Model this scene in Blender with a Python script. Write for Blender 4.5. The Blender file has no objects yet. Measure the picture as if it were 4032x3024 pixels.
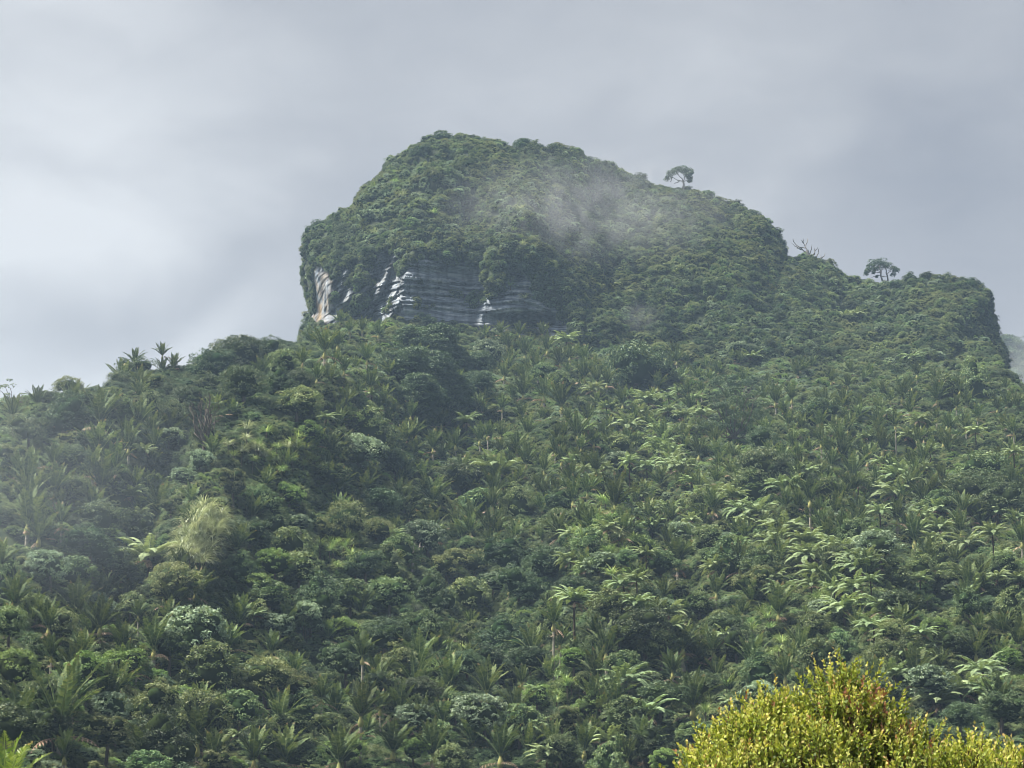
import bpy, math, random
import numpy as np
from mathutils import Vector, Matrix

rng = np.random.default_rng(7)
random.seed(7)
R = math.radians
scene = bpy.context.scene
COL = scene.collection

# ------------------------------------------------------------------ camera
F = 2409.0            # focal length in pixels of a 1024 px wide frame
PITCH = R(14.0)
CAMZ = 1.6
cam_d = bpy.data.cameras.new('camera')
cam = bpy.data.objects.new('camera', cam_d); COL.objects.link(cam)
cam.location = (0, 0, CAMZ)
cam.rotation_euler = (math.pi/2 + PITCH, 0, 0)
cam_d.sensor_width = 36.0
cam_d.lens = 36.0*F/1024.0
cam_d.clip_start = 0.5
cam_d.clip_end = 20000
scene.camera = cam

# ------------------------------------------------------------------ sun and sky
SUN_EL, SUN_AZ = 59.0, -97.0       # azimuth measured from +Y (view direction), negative = left
sd = Vector((math.sin(R(SUN_AZ))*math.cos(R(SUN_EL)), math.cos(R(SUN_AZ))*math.cos(R(SUN_EL)), math.sin(R(SUN_EL))))
sun_d = bpy.data.lights.new('sun', 'SUN')
sun_d.energy = 5.0; sun_d.angle = R(5.0); sun_d.color = (1.0, 0.94, 0.80)
sun = bpy.data.objects.new('sun', sun_d); COL.objects.link(sun)
sun.rotation_euler = (-sd).to_track_quat('-Z', 'Y').to_euler()

world = bpy.data.worlds.new('World'); scene.world = world; world.use_nodes = True
wt = world.node_tree; wt.nodes.clear()
def wn(t, **kw):
    n = wt.nodes.new(t)
    for k, v in kw.items(): setattr(n, k, v)
    return n
wo = wn('ShaderNodeOutputWorld'); wb = wn('ShaderNodeBackground')
skyt = wn('ShaderNodeTexSky'); skyt.sky_type = 'NISHITA'; skyt.sun_disc = False
skyt.sun_elevation = R(SUN_EL); skyt.sun_rotation = R(SUN_AZ)
tc = wn('ShaderNodeTexCoord')
sep = wn('ShaderNodeSeparateXYZ'); wt.links.new(tc.outputs['Generated'], sep.inputs[0])
def wmath(op, a, b=None, c=None, clamp=False):
    n = wn('ShaderNodeMath', operation=op); n.use_clamp = clamp
    for i, s in enumerate((a, b, c)):
        if s is None: continue
        if isinstance(s, (int, float)): n.inputs[i].default_value = s
        else: wt.links.new(s, n.inputs[i])
    return n.outputs[0]
# soft cloud deck, streaked sideways
mp = wn('ShaderNodeMapping'); mp.inputs['Scale'].default_value = (3.2, 1.0, 6.0); mp.inputs['Location'].default_value = (1.7, 0.3, 0.55)
wt.links.new(tc.outputs['Generated'], mp.inputs[0])
nz = wn('ShaderNodeTexNoise'); nz.inputs['Scale'].default_value = 2.1; nz.inputs['Detail'].default_value = 4.5; nz.inputs['Roughness'].default_value = 0.42
nz.inputs['Distortion'].default_value = 0.5
wt.links.new(mp.outputs[0], nz.inputs['Vector'])
# brighter towards the veiled sun on the left: azimuth factor
xg = wmath('MULTIPLY_ADD', sep.outputs['X'], -1.5, 0.42, clamp=True)
xs = wmath('MULTIPLY_ADD', xg, 0.75, 0.12)
lum = wmath('MULTIPLY_ADD', wmath('SUBTRACT', nz.outputs['Fac'], 0.5), 1.1, xs)
nz2 = wn('ShaderNodeTexNoise'); nz2.inputs['Scale'].default_value = 9.0; nz2.inputs['Detail'].default_value = 6; nz2.inputs['Roughness'].default_value = 0.5; nz2.inputs['Distortion'].default_value = .6
wt.links.new(mp.outputs[0], nz2.inputs['Vector'])
lum = wmath('MULTIPLY_ADD', wmath('SUBTRACT', nz2.outputs['Fac'], 0.5), 0.26, lum)
# broad banks of the cloud deck: (bearing, slope, half widths, strength), all as directions from the ground
ysafe = wmath('MAXIMUM', sep.outputs['Y'], 0.05)
da = wmath('DIVIDE', sep.outputs['X'], ysafe); de = wmath('DIVIDE', sep.outputs['Z'], ysafe)
wob = wmath('MULTIPLY_ADD', wmath('SUBTRACT', nz.outputs['Fac'], 0.5), 0.16, de)
for (a0, e0, ra, re_, amp) in [(-.200, .360, .065, .034, .30), (-.140, .272, .060, .016, .26), (-.175, .296, .060, .022, -.34), (-.215, .425, .05, .03, -.04), (-.05, .425, .09, .03, -.12),
                               (.150, .340, .07, .035, -.10), (.100, .410, .06, .03, .12), (.200, .310, .06, .05, -.04), (.03, .385, .06, .03, .08), (-.09, .33, .04, .05, .06)]:
    q1 = wmath('DIVIDE', wmath('SUBTRACT', da, a0), ra); q2 = wmath('DIVIDE', wmath('SUBTRACT', wob, e0), re_)
    r2_ = wmath('ADD', wmath('MULTIPLY', q1, q1), wmath('MULTIPLY', q2, q2))
    lum = wmath('MULTIPLY_ADD', wmath('EXPONENT', wmath('MULTIPLY', r2_, -1.0)), amp, lum)
ramp = wn('ShaderNodeValToRGB')
ramp.color_ramp.elements[0].position = 0.0; ramp.color_ramp.elements[0].color = (0.288, 0.298, 0.328, 1)
ramp.color_ramp.elements[1].position = 1.0; ramp.color_ramp.elements[1].color = (0.68, 0.685, 0.69, 1)
e = ramp.color_ramp.elements.new(0.45); e.color = (0.424, 0.430, 0.446, 1)
wt.links.new(lum, ramp.inputs[0])
sk_s = wn('ShaderNodeVectorMath', operation='SCALE'); sk_s.inputs['Scale'].default_value = 0.10
wt.links.new(skyt.outputs[0], sk_s.inputs[0])
mx = wn('ShaderNodeMix', data_type='RGBA'); mx.inputs['Factor'].default_value = 0.92
wt.links.new(sk_s.outputs[0], mx.inputs['A']); wt.links.new(ramp.outputs[0], mx.inputs['B'])
wt.links.new(mx.outputs['Result'], wb.inputs['Color']); wb.inputs['Strength'].default_value = 0.425
wt.links.new(wb.outputs[0], wo.inputs['Surface'])

scene.view_settings.view_transform = 'Standard'; scene.view_settings.look = 'None'
scene.view_settings.gamma = 1.0; scene.view_settings.exposure = 1.5
scene.view_settings.use_curve_mapping = False
cy = scene.cycles
cy.max_bounces = 6; cy.diffuse_bounces = 3; cy.glossy_bounces = 1; cy.transmission_bounces = 3
cy.transparent_max_bounces = 4; cy.volume_bounces = 0
cy.use_denoising = True
cy.volume_step_rate = 1.0; cy.volume_max_steps = 64
cy.sample_clamp_indirect = 4.0
cy.pixel_filter_type = 'BLACKMAN_HARRIS'; cy.filter_width = 0.8

# ------------------------------------------------------------------ projection helpers
SP, CP = math.sin(PITCH), math.cos(PITCH)
def uv_to_ae(u, v):
    q = (384.0 - np.asarray(v, float))/F
    den = CP - q*SP
    return ((np.asarray(u, float) - 512.0)/F)/den, (SP + q*CP)/den
def ae_to_uv(a, e):
    ang = np.arctan(e) - PITCH
    q = np.tan(ang); den = CP - q*SP
    return 512.0 + F*a*den, 384.0 - F*q
def xyz_to_uv(x, y, z): return ae_to_uv(np.asarray(x)/np.asarray(y), (np.asarray(z) - CAMZ)/np.asarray(y))
def uvY(u, v, Y):
    a, e = uv_to_ae(u, v)
    return np.stack([a*Y, np.broadcast_to(Y, np.shape(a)).astype(float), CAMZ + e*Y], -1)

# ------------------------------------------------------------------ value noise in numpy
_perm = np.random.default_rng(3).random((64, 64, 64)).astype(np.float32)
def vnoise(p, scale=1.0):
    p = np.asarray(p, float)*scale + 1000.37
    i = np.floor(p).astype(int); f = p - i; f = f*f*(3 - 2*f); i &= 63; j = (i + 1) & 63
    def g(a, b, c): return _perm[a, b, c]
    x0, y0, z0 = i[..., 0], i[..., 1], i[..., 2]; x1, y1, z1 = j[..., 0], j[..., 1], j[..., 2]
    fx, fy, fz = f[..., 0], f[..., 1], f[..., 2]
    a = g(x0, y0, z0)*(1-fx) + g(x1, y0, z0)*fx; b = g(x0, y1, z0)*(1-fx) + g(x1, y1, z0)*fx
    c = g(x0, y0, z1)*(1-fx) + g(x1, y0, z1)*fx; d = g(x0, y1, z1)*(1-fx) + g(x1, y1, z1)*fx
    return ((a*(1-fy) + b*fy)*(1-fz) + (c*(1-fy) + d*fy)*fz)*2 - 1
def fbm(p, scale, octs=4):
    s = 0; amp = 1; tot = 0
    for k in range(octs):
        s = s + amp*vnoise(np.asarray(p) + 17.3*k, scale*2**k); tot += amp; amp *= .5
    return s/tot

_jt = np.random.default_rng(9).random((64, 64, 64, 4)).astype(np.float32)
def domes(p, cell, hmin=.35):
    """rounded canopy mounds: 0..1, one dome per jittered cell"""
    q = np.asarray(p, float)/cell + 500.0; i = np.floor(q).astype(int); best = np.zeros(q.shape[:-1])
    for dx in (-1, 0, 1):
        for dy in (-1, 0, 1):
            for dz in (-1, 0, 1):
                c = i + np.array([dx, dy, dz]); j = _jt[c[..., 0] & 63, c[..., 1] & 63, c[..., 2] & 63]
                ctr = c + .15 + .7*j[..., :3]; rad = .6 + .45*j[..., 3]
                d2 = ((q - ctr)**2).sum(-1)/rad**2
                best = np.maximum(best, np.sqrt(np.clip(1-d2, 0, 1))*rad*(hmin + (1-hmin)*j[..., 3]))
    return best
# ------------------------------------------------------------------ object helpers
def link(o, parent=None):
    COL.objects.link(o)
    if parent is not None: o.parent = parent
    return o
def mesh_np(name, V, Fc, mats=(), attrs=None, matidx=None, smooth=False):
    V = np.asarray(V, np.float32); Fc = np.asarray(Fc, np.int32)
    n, k = Fc.shape
    me = bpy.data.meshes.new(name)
    me.vertices.add(len(V)); me.vertices.foreach_set('co', V.ravel())
    me.loops.add(n*k); me.loops.foreach_set('vertex_index', Fc.ravel())
    me.polygons.add(n); me.polygons.foreach_set('loop_start', np.arange(0, n*k, k, dtype=np.int32))
    try: me.polygons.foreach_set('loop_total', np.full(n, k, np.int32))
    except Exception: pass
    for m in mats: me.materials.append(m)
    if matidx is not None: me.polygons.foreach_set('material_index', np.asarray(matidx, np.int32))
    if smooth: me.polygons.foreach_set('use_smooth', np.ones(n, bool))
    for key, arr in (attrs or {}).items():
        dom = 'FACE' if len(arr) == n and len(arr) != len(V) else ('FACE' if key.startswith('f_') else 'POINT')
        at = me.attributes.new(key, 'FLOAT', dom); at.data.foreach_set('value', np.asarray(arr, np.float32))
    me.update(calc_edges=True)
    return me
class Parts:
    """collects quads (triangles doubled) with a per-face tint and material index"""
    def __init__(s): s.V = []; s.F = []; s.t = []; s.m = []; s.n = 0
    def add(s, V, Fc, tint=0.5, mi=0):
        V = np.asarray(V, float).reshape(-1, 3); Fc = np.asarray(Fc, int)
        s.V.append(V); s.F.append(Fc + s.n); s.n += len(V)
        s.t.append(np.broadcast_to(np.asarray(tint, float), (len(Fc),))); s.m.append(np.full(len(Fc), mi))
    def mesh(s, name, mats, smooth=False):
        return mesh_np(name, np.concatenate(s.V), np.concatenate(s.F), mats, {'f_tint': np.concatenate(s.t)}, np.concatenate(s.m), smooth)
def unit(v): return v/(np.linalg.norm(v, axis=-1, keepdims=True) + 1e-9)
def leaves(P, C, D, N, L, W, tint, mi=0, fold=0.0):
    """rhombic leaves: base C, along D, facing N"""
    C = np.asarray(C); D = unit(D); S = unit(np.cross(D, N)); N2 = np.cross(S, D)
    L = np.asarray(L).reshape(-1, 1)*np.ones((len(C), 1)); W = np.asarray(W).reshape(-1, 1)*np.ones((len(C), 1))
    a = C; b = C + D*L*.45 + S*W*.5 + N2*fold*W; c = C + D*L; d = C + D*L*.45 - S*W*.5 + N2*fold*W
    V = np.stack([a, b, c, d], 1).reshape(-1, 3)
    P.add(V, np.arange(len(C)*4).reshape(-1, 4), tint, mi)
def tube(P, pts, rad, sides=6, tint=.5, mi=0, cap=True):
    pts = np.asarray(pts, float); rad = np.broadcast_to(np.asarray(rad, float), (len(pts),))
    tg = unit(np.gradient(pts, axis=0))
    ref = np.array([0.0, 1.0, 0.13]); rings = []
    for p, t, r in zip(pts, tg, rad):
        u_ = np.cross(t, ref); 
        if np.linalg.norm(u_) < .1: u_ = np.cross(t, [1, 0, 0])
        u_ = u_/np.linalg.norm(u_); w_ = np.cross(t, u_)
        an = np.arange(sides)*2*math.pi/sides
        rings.append(p + r*(np.cos(an)[:, None]*u_ + np.sin(an)[:, None]*w_))
    V = np.concatenate(rings); Fc = []
    for i in range(len(pts)-1):
        for j in range(sides):
            k = (j+1) % sides
            Fc.append((i*sides+j, i*sides+k, (i+1)*sides+k, (i+1)*sides+j))
    P.add(V, Fc, tint, mi)
def wobble(a, b, n, amp, seed):
    r_ = np.random.default_rng(seed); a = np.asarray(a, float); b = np.asarray(b, float)
    t = np.linspace(0, 1, n)[:, None]; p = a*(1-t) + b*t
    off = r_.normal(0, amp, (n, 3)); off[0] = 0; off[-1] = 0
    return p + off

# ------------------------------------------------------------------ materials
def new_mat(name):
    m = bpy.data.materials.new(name); m.use_nodes = True; m.node_tree.nodes.clear(); return m, m.node_tree
def nd(t, ty, **kw):
    n = t.nodes.new(ty)
    for k, v in kw.items(): setattr(n, k, v)
    return n
def leaf_mat(name, cols, trans=0.28, rough=0.55, spec=0.25, var=0.35, patch=0.0, hue=0.03):
    """cols: list of (position, rgb) read by the per-leaf tint"""
    m, t = new_mat(name); L = t.links.new
    at = nd(t, 'ShaderNodeAttribute', attribute_name='f_tint')
    rp = nd(t, 'ShaderNodeValToRGB'); els = rp.color_ramp.elements
    els[0].position, els[0].color = cols[0][0], (*cols[0][1], 1); els[1].position, els[1].color = cols[-1][0], (*cols[-1][1], 1)
    for p, c in cols[1:-1]:
        q = els.new(p); q.color = (*c, 1)
    L(at.outputs['Fac'], rp.inputs[0])
    oi = nd(t, 'ShaderNodeObjectInfo')
    hs = nd(t, 'ShaderNodeHueSaturation')
    mr = nd(t, 'ShaderNodeMapRange'); mr.inputs['To Min'].default_value = 1-var; mr.inputs['To Max'].default_value = 1+var
    L(oi.outputs['Random'], mr.inputs['Value']); L(mr.outputs[0], hs.inputs['Value'])
    wv = nd(t, 'ShaderNodeMath', operation='MULTIPLY'); wv.inputs[1].default_value = 7.31; L(oi.outputs['Random'], wv.inputs[0])
    fr = nd(t, 'ShaderNodeMath', operation='FRACT'); L(wv.outputs[0], fr.inputs[0])
    mh = nd(t, 'ShaderNodeMapRange'); mh.inputs['To Min'].default_value = .5-hue; mh.inputs['To Max'].default_value = .5+hue
    L(fr.outputs[0], mh.inputs['Value']); L(mh.outputs[0], hs.inputs['Hue'])
    L(rp.outputs[0], hs.inputs['Color'])
    pb = nd(t, 'ShaderNodeBsdfPrincipled'); pb.inputs['Roughness'].default_value = rough
    pb.inputs['Specular IOR Level'].default_value = spec
    L(hs.outputs[0], pb.inputs['Base Color'])
    out = nd(t, 'ShaderNodeOutputMaterial')
    if trans > 0:
        tr = nd(t, 'ShaderNodeBsdfTranslucent'); sc = nd(t, 'ShaderNodeMix', data_type='RGBA', blend_type='MULTIPLY'); sc.inputs['Factor'].default_value = 1
        L(hs.outputs[0], sc.inputs['A']); sc.inputs['B'].default_value = (1.25, 1.2, .6, 1)
        L(sc.outputs['Result'], tr.inputs['Color'])
        mx = nd(t, 'ShaderNodeMixShader'); mx.inputs[0].default_value = trans
        L(pb.outputs[0], mx.inputs[1]); L(tr.outputs[0], mx.inputs[2]); L(mx.outputs[0], out.inputs['Surface'])
    else: L(pb.outputs[0], out.inputs['Surface'])
    return m
def bark_mat(name, c1, c2, scale=3.0, zs=1.0):
    m, t = new_mat(name); L = t.links.new
    g = nd(t, 'ShaderNodeTexCoord'); mp = nd(t, 'ShaderNodeMapping'); mp.inputs['Scale'].default_value = (1, 1, zs)
    L(g.outputs['Object'], mp.inputs[0])
    n = nd(t, 'ShaderNodeTexNoise'); n.inputs['Scale'].default_value = scale; n.inputs['Detail'].default_value = 3
    L(mp.outputs[0], n.inputs['Vector'])
    rp = nd(t, 'ShaderNodeValToRGB'); rp.color_ramp.elements[0].color = (*c1, 1); rp.color_ramp.elements[1].color = (*c2, 1)
    rp.color_ramp.elements[0].position = .35; rp.color_ramp.elements[1].position = .65
    L(n.outputs['Fac'], rp.inputs[0])
    b = nd(t, 'ShaderNodeBsdfPrincipled'); b.inputs['Roughness'].default_value = .85; b.inputs['Specular IOR Level'].default_value = .15
    o = nd(t, 'ShaderNodeOutputMaterial'); L(rp.outputs[0], b.inputs['Base Color']); L(b.outputs[0], o.inputs['Surface'])
    return m
M = {}
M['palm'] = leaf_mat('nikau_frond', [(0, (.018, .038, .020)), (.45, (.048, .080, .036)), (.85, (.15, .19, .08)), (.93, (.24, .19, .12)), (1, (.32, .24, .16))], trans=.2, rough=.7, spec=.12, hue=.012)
M['palm_bright'] = leaf_mat('nikau_frond_bright', [(0, (.05, .095, .02)), (.5, (.10, .16, .03)), (.85, (.20, .25, .06)), (1, (.36, .26, .17))], trans=.3, rough=.5, spec=.3, hue=.01)
M['dead_frond'] = leaf_mat('dead_frond', [(0, (.12, .08, .05)), (1, (.36, .25, .18))], trans=.1, hue=.01)
M['shaft'] = bark_mat('crownshaft', (.15, .17, .06), (.27, .26, .10), 1.5)
M['palm_trunk'] = bark_mat('ringed_trunk', (.16, .15, .12), (.30, .28, .24), 2.0, 6.0)
M['fern'] = leaf_mat('tree_fern_frond', [(0, (.09, .15, .062)), (.5, (.17, .235, .12)), (1, (.28, .35, .20))], trans=.22, rough=.85, spec=.05, var=.2, hue=.015)
M['fern_trunk'] = bark_mat('fern_trunk', (.025, .018, .012), (.06, .045, .03), 6)
M['trunk'] = bark_mat('tree_bark', (.05, .042, .034), (.12, .10, .085), 4)
M['pale_wood'] = bark_mat('bare_wood', (.34, .31, .28), (.52, .48, .44), 3)
M['grey_wood'] = bark_mat('snag_wood', (.10, .095, .09), (.20, .19, .18), 3)
LEAF = {
 'dark':  leaf_mat('leaf_dark', [(0, (.022, .045, .024)), (.55, (.060, .098, .046)), (1, (.165, .21, .10))], trans=.14, var=.3),
 'mid':   leaf_mat('leaf_mid', [(0, (.042, .082, .040)), (.55, (.125, .180, .078)), (1, (.27, .33, .155))], trans=.2),
 'grey':  leaf_mat('leaf_grey', [(0, (.080, .125, .085)), (.55, (.20, .28, .18)), (1, (.42, .50, .38))], trans=.15, var=.25, hue=.015),
 'bright':leaf_mat('leaf_bright', [(0, (.060, .115, .035)), (.55, (.15, .245, .07)), (1, (.30, .41, .15))], trans=.25, var=.2, hue=.012),
 'olive': leaf_mat('leaf_olive', [(0, (.055, .080, .036)), (.55, (.15, .185, .080)), (1, (.30, .33, .16))], trans=.2, var=.25, hue=.015),
}
M['big_leaf'] = leaf_mat('layered_leaf', [(0, (.026, .056, .026)), (.55, (.062, .108, .050)), (1, (.16, .22, .10))], trans=.12, var=0, hue=0)
M['flax'] = leaf_mat('strap_leaf', [(0, (0.102, 0.170, 0.068)), (.6, (0.221, 0.323, 0.128)), (1, (0.544, 0.612, 0.323))], trans=.2, rough=.4, spec=.45, hue=.015)
M['flax_pale'] = leaf_mat('strap_leaf_pale', [(0, (.18, .23, .14)), (.6, (.40, .45, .32)), (1, (.66, .69, .55))], trans=.2, rough=.4, spec=.5, hue=.01, var=.1)

def earth_mat():
    m, t = new_mat('forest_floor'); L = t.links.new
    g = nd(t, 'ShaderNodeNewGeometry'); n = nd(t, 'ShaderNodeTexNoise'); n.inputs['Scale'].default_value = .6; n.inputs['Detail'].default_value = 5
    L(g.outputs['Position'], n.inputs['Vector'])
    rp = nd(t, 'ShaderNodeValToRGB'); rp.color_ramp.elements[0].color = (.016, .026, .012, 1); rp.color_ramp.elements[1].color = (.05, .065, .03, 1)
    rp.color_ramp.elements[0].position = .35; rp.color_ramp.elements[1].position = .7
    L(n.outputs['Fac'], rp.inputs[0])
    b = nd(t, 'ShaderNodeBsdfPrincipled'); b.inputs['Roughness'].default_value = .95; b.inputs['Specular IOR Level'].default_value = .05
    o = nd(t, 'ShaderNodeOutputMaterial'); L(rp.outputs[0], b.inputs['Base Color']); L(b.outputs[0], o.inputs['Surface'])
    return m
M['earth'] = earth_mat()
M['inner'] = leaf_mat('core_shade', [(0, (.022, .036, .014)), (1, (.03, .05, .02))], trans=0, rough=1.0, spec=0.0, var=.1)  # dark cores fill the crowns; their inner shade is put into this colour
def rock_mat():
    m, t = new_mat('layered_limestone'); L = t.links.new
    g = nd(t, 'ShaderNodeNewGeometry')
    mp = nd(t, 'ShaderNodeMapping'); mp.inputs['Scale'].default_value = (.09, .09, 1.0); mp.inputs['Rotation'].default_value = (0, R(6), 0)
    L(g.outputs['Position'], mp.inputs[0])
    n1 = nd(t, 'ShaderNodeTexNoise'); n1.inputs['Scale'].default_value = 1.6; n1.inputs['Detail'].default_value = 6; n1.inputs['Roughness'].default_value = .65; n1.inputs['Distortion'].default_value = .3
    L(mp.outputs[0], n1.inputs['Vector'])
    n2 = nd(t, 'ShaderNodeTexNoise'); n2.inputs['Scale'].default_value = .22; n2.inputs['Detail'].default_value = 5
    L(g.outputs['Position'], n2.inputs['Vector'])
    rp = nd(t, 'ShaderNodeValToRGB'); e = rp.color_ramp.elements
    e[0].position = .40; e[0].color = (.060, .073, .098, 1); e[1].position = .66; e[1].color = (.34, .36, .40, 1)
    q = e.new(.52); q.color = (.18, .21, .255, 1)
    L(n1.outputs['Fac'], rp.inputs[0])
    at = nd(t, 'ShaderNodeAttribute', attribute_name='ochre')
    ml = nd(t, 'ShaderNodeMath', operation='MULTIPLY', use_clamp=True); L(at.outputs['Fac'], ml.inputs[0])
    r2 = nd(t, 'ShaderNodeMapRange'); r2.inputs['From Min'].default_value = .38; r2.inputs['From Max'].default_value = .55; L(n2.outputs['Fac'], r2.inputs['Value']); L(r2.outputs[0], ml.inputs[1])
    oc = nd(t, 'ShaderNodeMix', data_type='RGBA'); L(ml.outputs[0], oc.inputs['Factor']); L(rp.outputs[0], oc.inputs['A']); oc.inputs['B'].default_value = (.20, .145, .085, 1)
    # grey tint for left facets that catch the sun, light painted into the colour
    at2 = nd(t, 'ShaderNodeAttribute', attribute_name='pale')
    n3 = nd(t, 'ShaderNodeTexNoise'); n3.inputs['Scale'].default_value = .9; n3.inputs['Detail'].default_value = 4; L(g.outputs['Position'], n3.inputs['Vector'])
    r3 = nd(t, 'ShaderNodeMapRange'); r3.inputs['From Min'].default_value = .42; r3.inputs['From Max'].default_value = .56; L(n3.outputs['Fac'], r3.inputs['Value'])
    m3 = nd(t, 'ShaderNodeMath', operation='MULTIPLY', use_clamp=True); L(at2.outputs['Fac'], m3.inputs[0]); L(r3.outputs[0], m3.inputs[1])
    pc = nd(t, 'ShaderNodeMix', data_type='RGBA'); L(m3.outputs[0], pc.inputs['Factor']); L(oc.outputs['Result'], pc.inputs['A']); pc.inputs['B'].default_value = (.17, .178, .19, 1)
    # earth colour away from the bare faces
    ar = nd(t, 'ShaderNodeAttribute', attribute_name='bare')
    ec = nd(t, 'ShaderNodeMix', data_type='RGBA'); L(ar.outputs['Fac'], ec.inputs['Factor']); ec.inputs['A'].default_value = (.03, .042, .02, 1); L(pc.outputs['Result'], ec.inputs['B'])
    b = nd(t, 'ShaderNodeBsdfPrincipled'); b.inputs['Roughness'].default_value = .9; b.inputs['Specular IOR Level'].default_value = .2
    ms = nd(t, 'ShaderNodeMapping'); ms.inputs['Scale'].default_value = (1, .4, .10); L(g.outputs['Position'], ms.inputs[0])
    n4 = nd(t, 'ShaderNodeTexNoise'); n4.inputs['Scale'].default_value = .55; n4.inputs['Detail'].default_value = 5; L(ms.outputs[0], n4.inputs['Vector'])
    r4 = nd(t, 'ShaderNodeMapRange'); r4.inputs['From Min'].default_value = .38; r4.inputs['From Max'].default_value = .60; r4.inputs['To Min'].default_value = .55; r4.inputs['To Max'].default_value = 1.25; L(n4.outputs['Fac'], r4.inputs['Value'])
    st_ = nd(t, 'ShaderNodeVectorMath', operation='SCALE'); L(ec.outputs['Result'], st_.inputs[0]); L(r4.outputs[0], st_.inputs['Scale'])
    L(st_.outputs[0], b.inputs['Base Color'])
    bp = nd(t, 'ShaderNodeBump'); bp.inputs['Strength'].default_value = .5; bp.inputs['Distance'].default_value = .4; L(n1.outputs['Fac'], bp.inputs['Height']); L(bp.outputs[0], b.inputs['Normal'])
    o = nd(t, 'ShaderNodeOutputMaterial'); L(b.outputs[0], o.inputs['Surface'])
    return m
M['rock'] = rock_mat()

# ------------------------------------------------------------------ hillside height field z(a, Y)
UC = np.array([-420, 0, 150, 300, 450, 600, 800, 1024, 1440.0])
VR = np.array([1010, 860, 768, 700, 600, 500, 430, 360, 300.0])
YT = np.array([   # depth of the slope at (row v, column u)
 [165, 165, 178, 190, 195, 195, 195, 195, 195],
 [182, 184, 203, 222, 228, 225, 222, 220, 220],
 [200, 203, 230, 252, 262, 258, 252, 248, 248],
 [214, 218, 250, 275, 290, 285, 280, 276, 276],
 [243, 248, 282, 308, 340, 335, 330, 328, 328],
 [285, 292, 322, 352, 410, 412, 410, 405, 405],
 [335, 342, 366, 400, 470, 482, 480, 474, 474],
 [420, 428, 446, 480, 545, 565, 572, 570, 570],
 [520, 525, 530, 560, 620, 650, 660, 660, 660.]])
CU = np.array([-420, -60, 0, 30, 60, 100, 115, 135, 160, 185, 205, 240, 270, 310, 345, 980, 1000, 1010, 1024, 1100, 1440.])
CV = np.array([ 470, 422, 410, 405, 405, 398, 388, 378, 377, 374, 360, 350, 350, 350, 328, 328, 352, 375, 398, 450, 560.])
def smoothstep(x): x = np.clip(x, 0, 1); return x*x*(3-2*x)
NA, NY = 560, 640
a_lo = uv_to_ae(-400, 500)[0]; a_hi = uv_to_ae(1420, 500)[0]
AG = np.linspace(a_lo, a_hi, NA); YG = np.linspace(150, 820, NY)
def build_hill():
    Z = np.zeros((NA, NY))
    for i, a in enumerate(AG):
        u = 512 + F*a*0.985
        # depth per row for this column
        yr = np.array([np.interp(u, UC, YT[k]) for k in range(len(VR))])
        vc = np.interp(u, CU, CV)
        er = uv_to_ae(u, VR)[1]; ec = uv_to_ae(u, vc)[1]
        ycrest = np.interp(-vc, -VR, yr)
        # smooth profile of tan-elevation against depth
        e = np.interp(YG, yr, er, left=er[0])
        e0 = (0 - CAMZ)/YG
        below = YG < yr[0]; e[below] = e0[below]
        z = CAMZ + e*YG
        zc = CAMZ + ec*ycrest
        beh = YG > ycrest
        t = (YG - ycrest)
        zb = zc + 2.0*(1-np.exp(-t/6.0))*0 - 0.35*np.clip(t-3, 0, None)
        z = np.where(beh, np.minimum(z, zb), z)
        Z[i] = np.maximum(z, 0)
    # light smoothing along depth and across
    for _ in range(3):
        Z[:, 1:-1] = (Z[:, :-2] + 2*Z[:, 1:-1] + Z[:, 2:])/4
    AA, YY = np.meshgrid(AG, YG, indexing='ij')
    uu, vv = ae_to_uv(AA, (Z-CAMZ)/YY)
    P = np.stack([AA*YY, YY, np.zeros_like(YY)], -1)
    mask = smoothstep((Z-2)/12)
    # keep the skyline where it is: fade the relief near the crest of the left hill
    vc = np.interp(uu, CU, CV)
    crest = smoothstep((vv - vc - 4)/25.0)
    D = 2.4*fbm(P, 1/38., 3) + .9*fbm(P + 50, 1/9., 2)
    # spur and gullies given as (polyline in picture terms, height, half width px)
    feats = [([(190, 600), (225, 545), (300, 455), (380, 425)], 7.0, 55),
             ([(120, 620), (150, 520), (175, 450), (230, 410)], -7.0, 26),
             ([(400, 470), (440, 540), (470, 600), (500, 680)], -5.5, 40),
             ([(640, 690), (600, 600), (590, 520), (560, 470)], 6.0, 40),
             ([(700, 690), (690, 600), (640, 500)], -3.0, 26),
             ([(900, 690), (830, 560), (770, 500)], 3.5, 36),
             ([(960, 600), (900, 520), (860, 470)], -2.5, 28)]
    for pl, h, w in feats:
        d = np.full(uu.shape, 1e9)
        for (x0, y0), (x1, y1) in zip(pl[:-1], pl[1:]):
            dx, dy = x1-x0, y1-y0; t = np.clip(((uu-x0)*dx + (vv-y0)*dy)/(dx*dx+dy*dy), 0, 1)
            d = np.minimum(d, np.hypot(uu-x0-t*dx, vv-y0-t*dy))
        D += h*np.exp(-(d/w)**2)
    lump = 3.0*domes(P*np.array([1, 1, 0]) + np.array([0, 0, 3.]), 7.5) + 1.6*domes(P*np.array([1, 1, 0]) + np.array([9, 5, 1.5]), 3.6)
    Z = Z + D*mask*crest + lump*mask*(.35 + .65*crest)
    return np.maximum(Z, 0)
HZ = build_hill()
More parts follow.
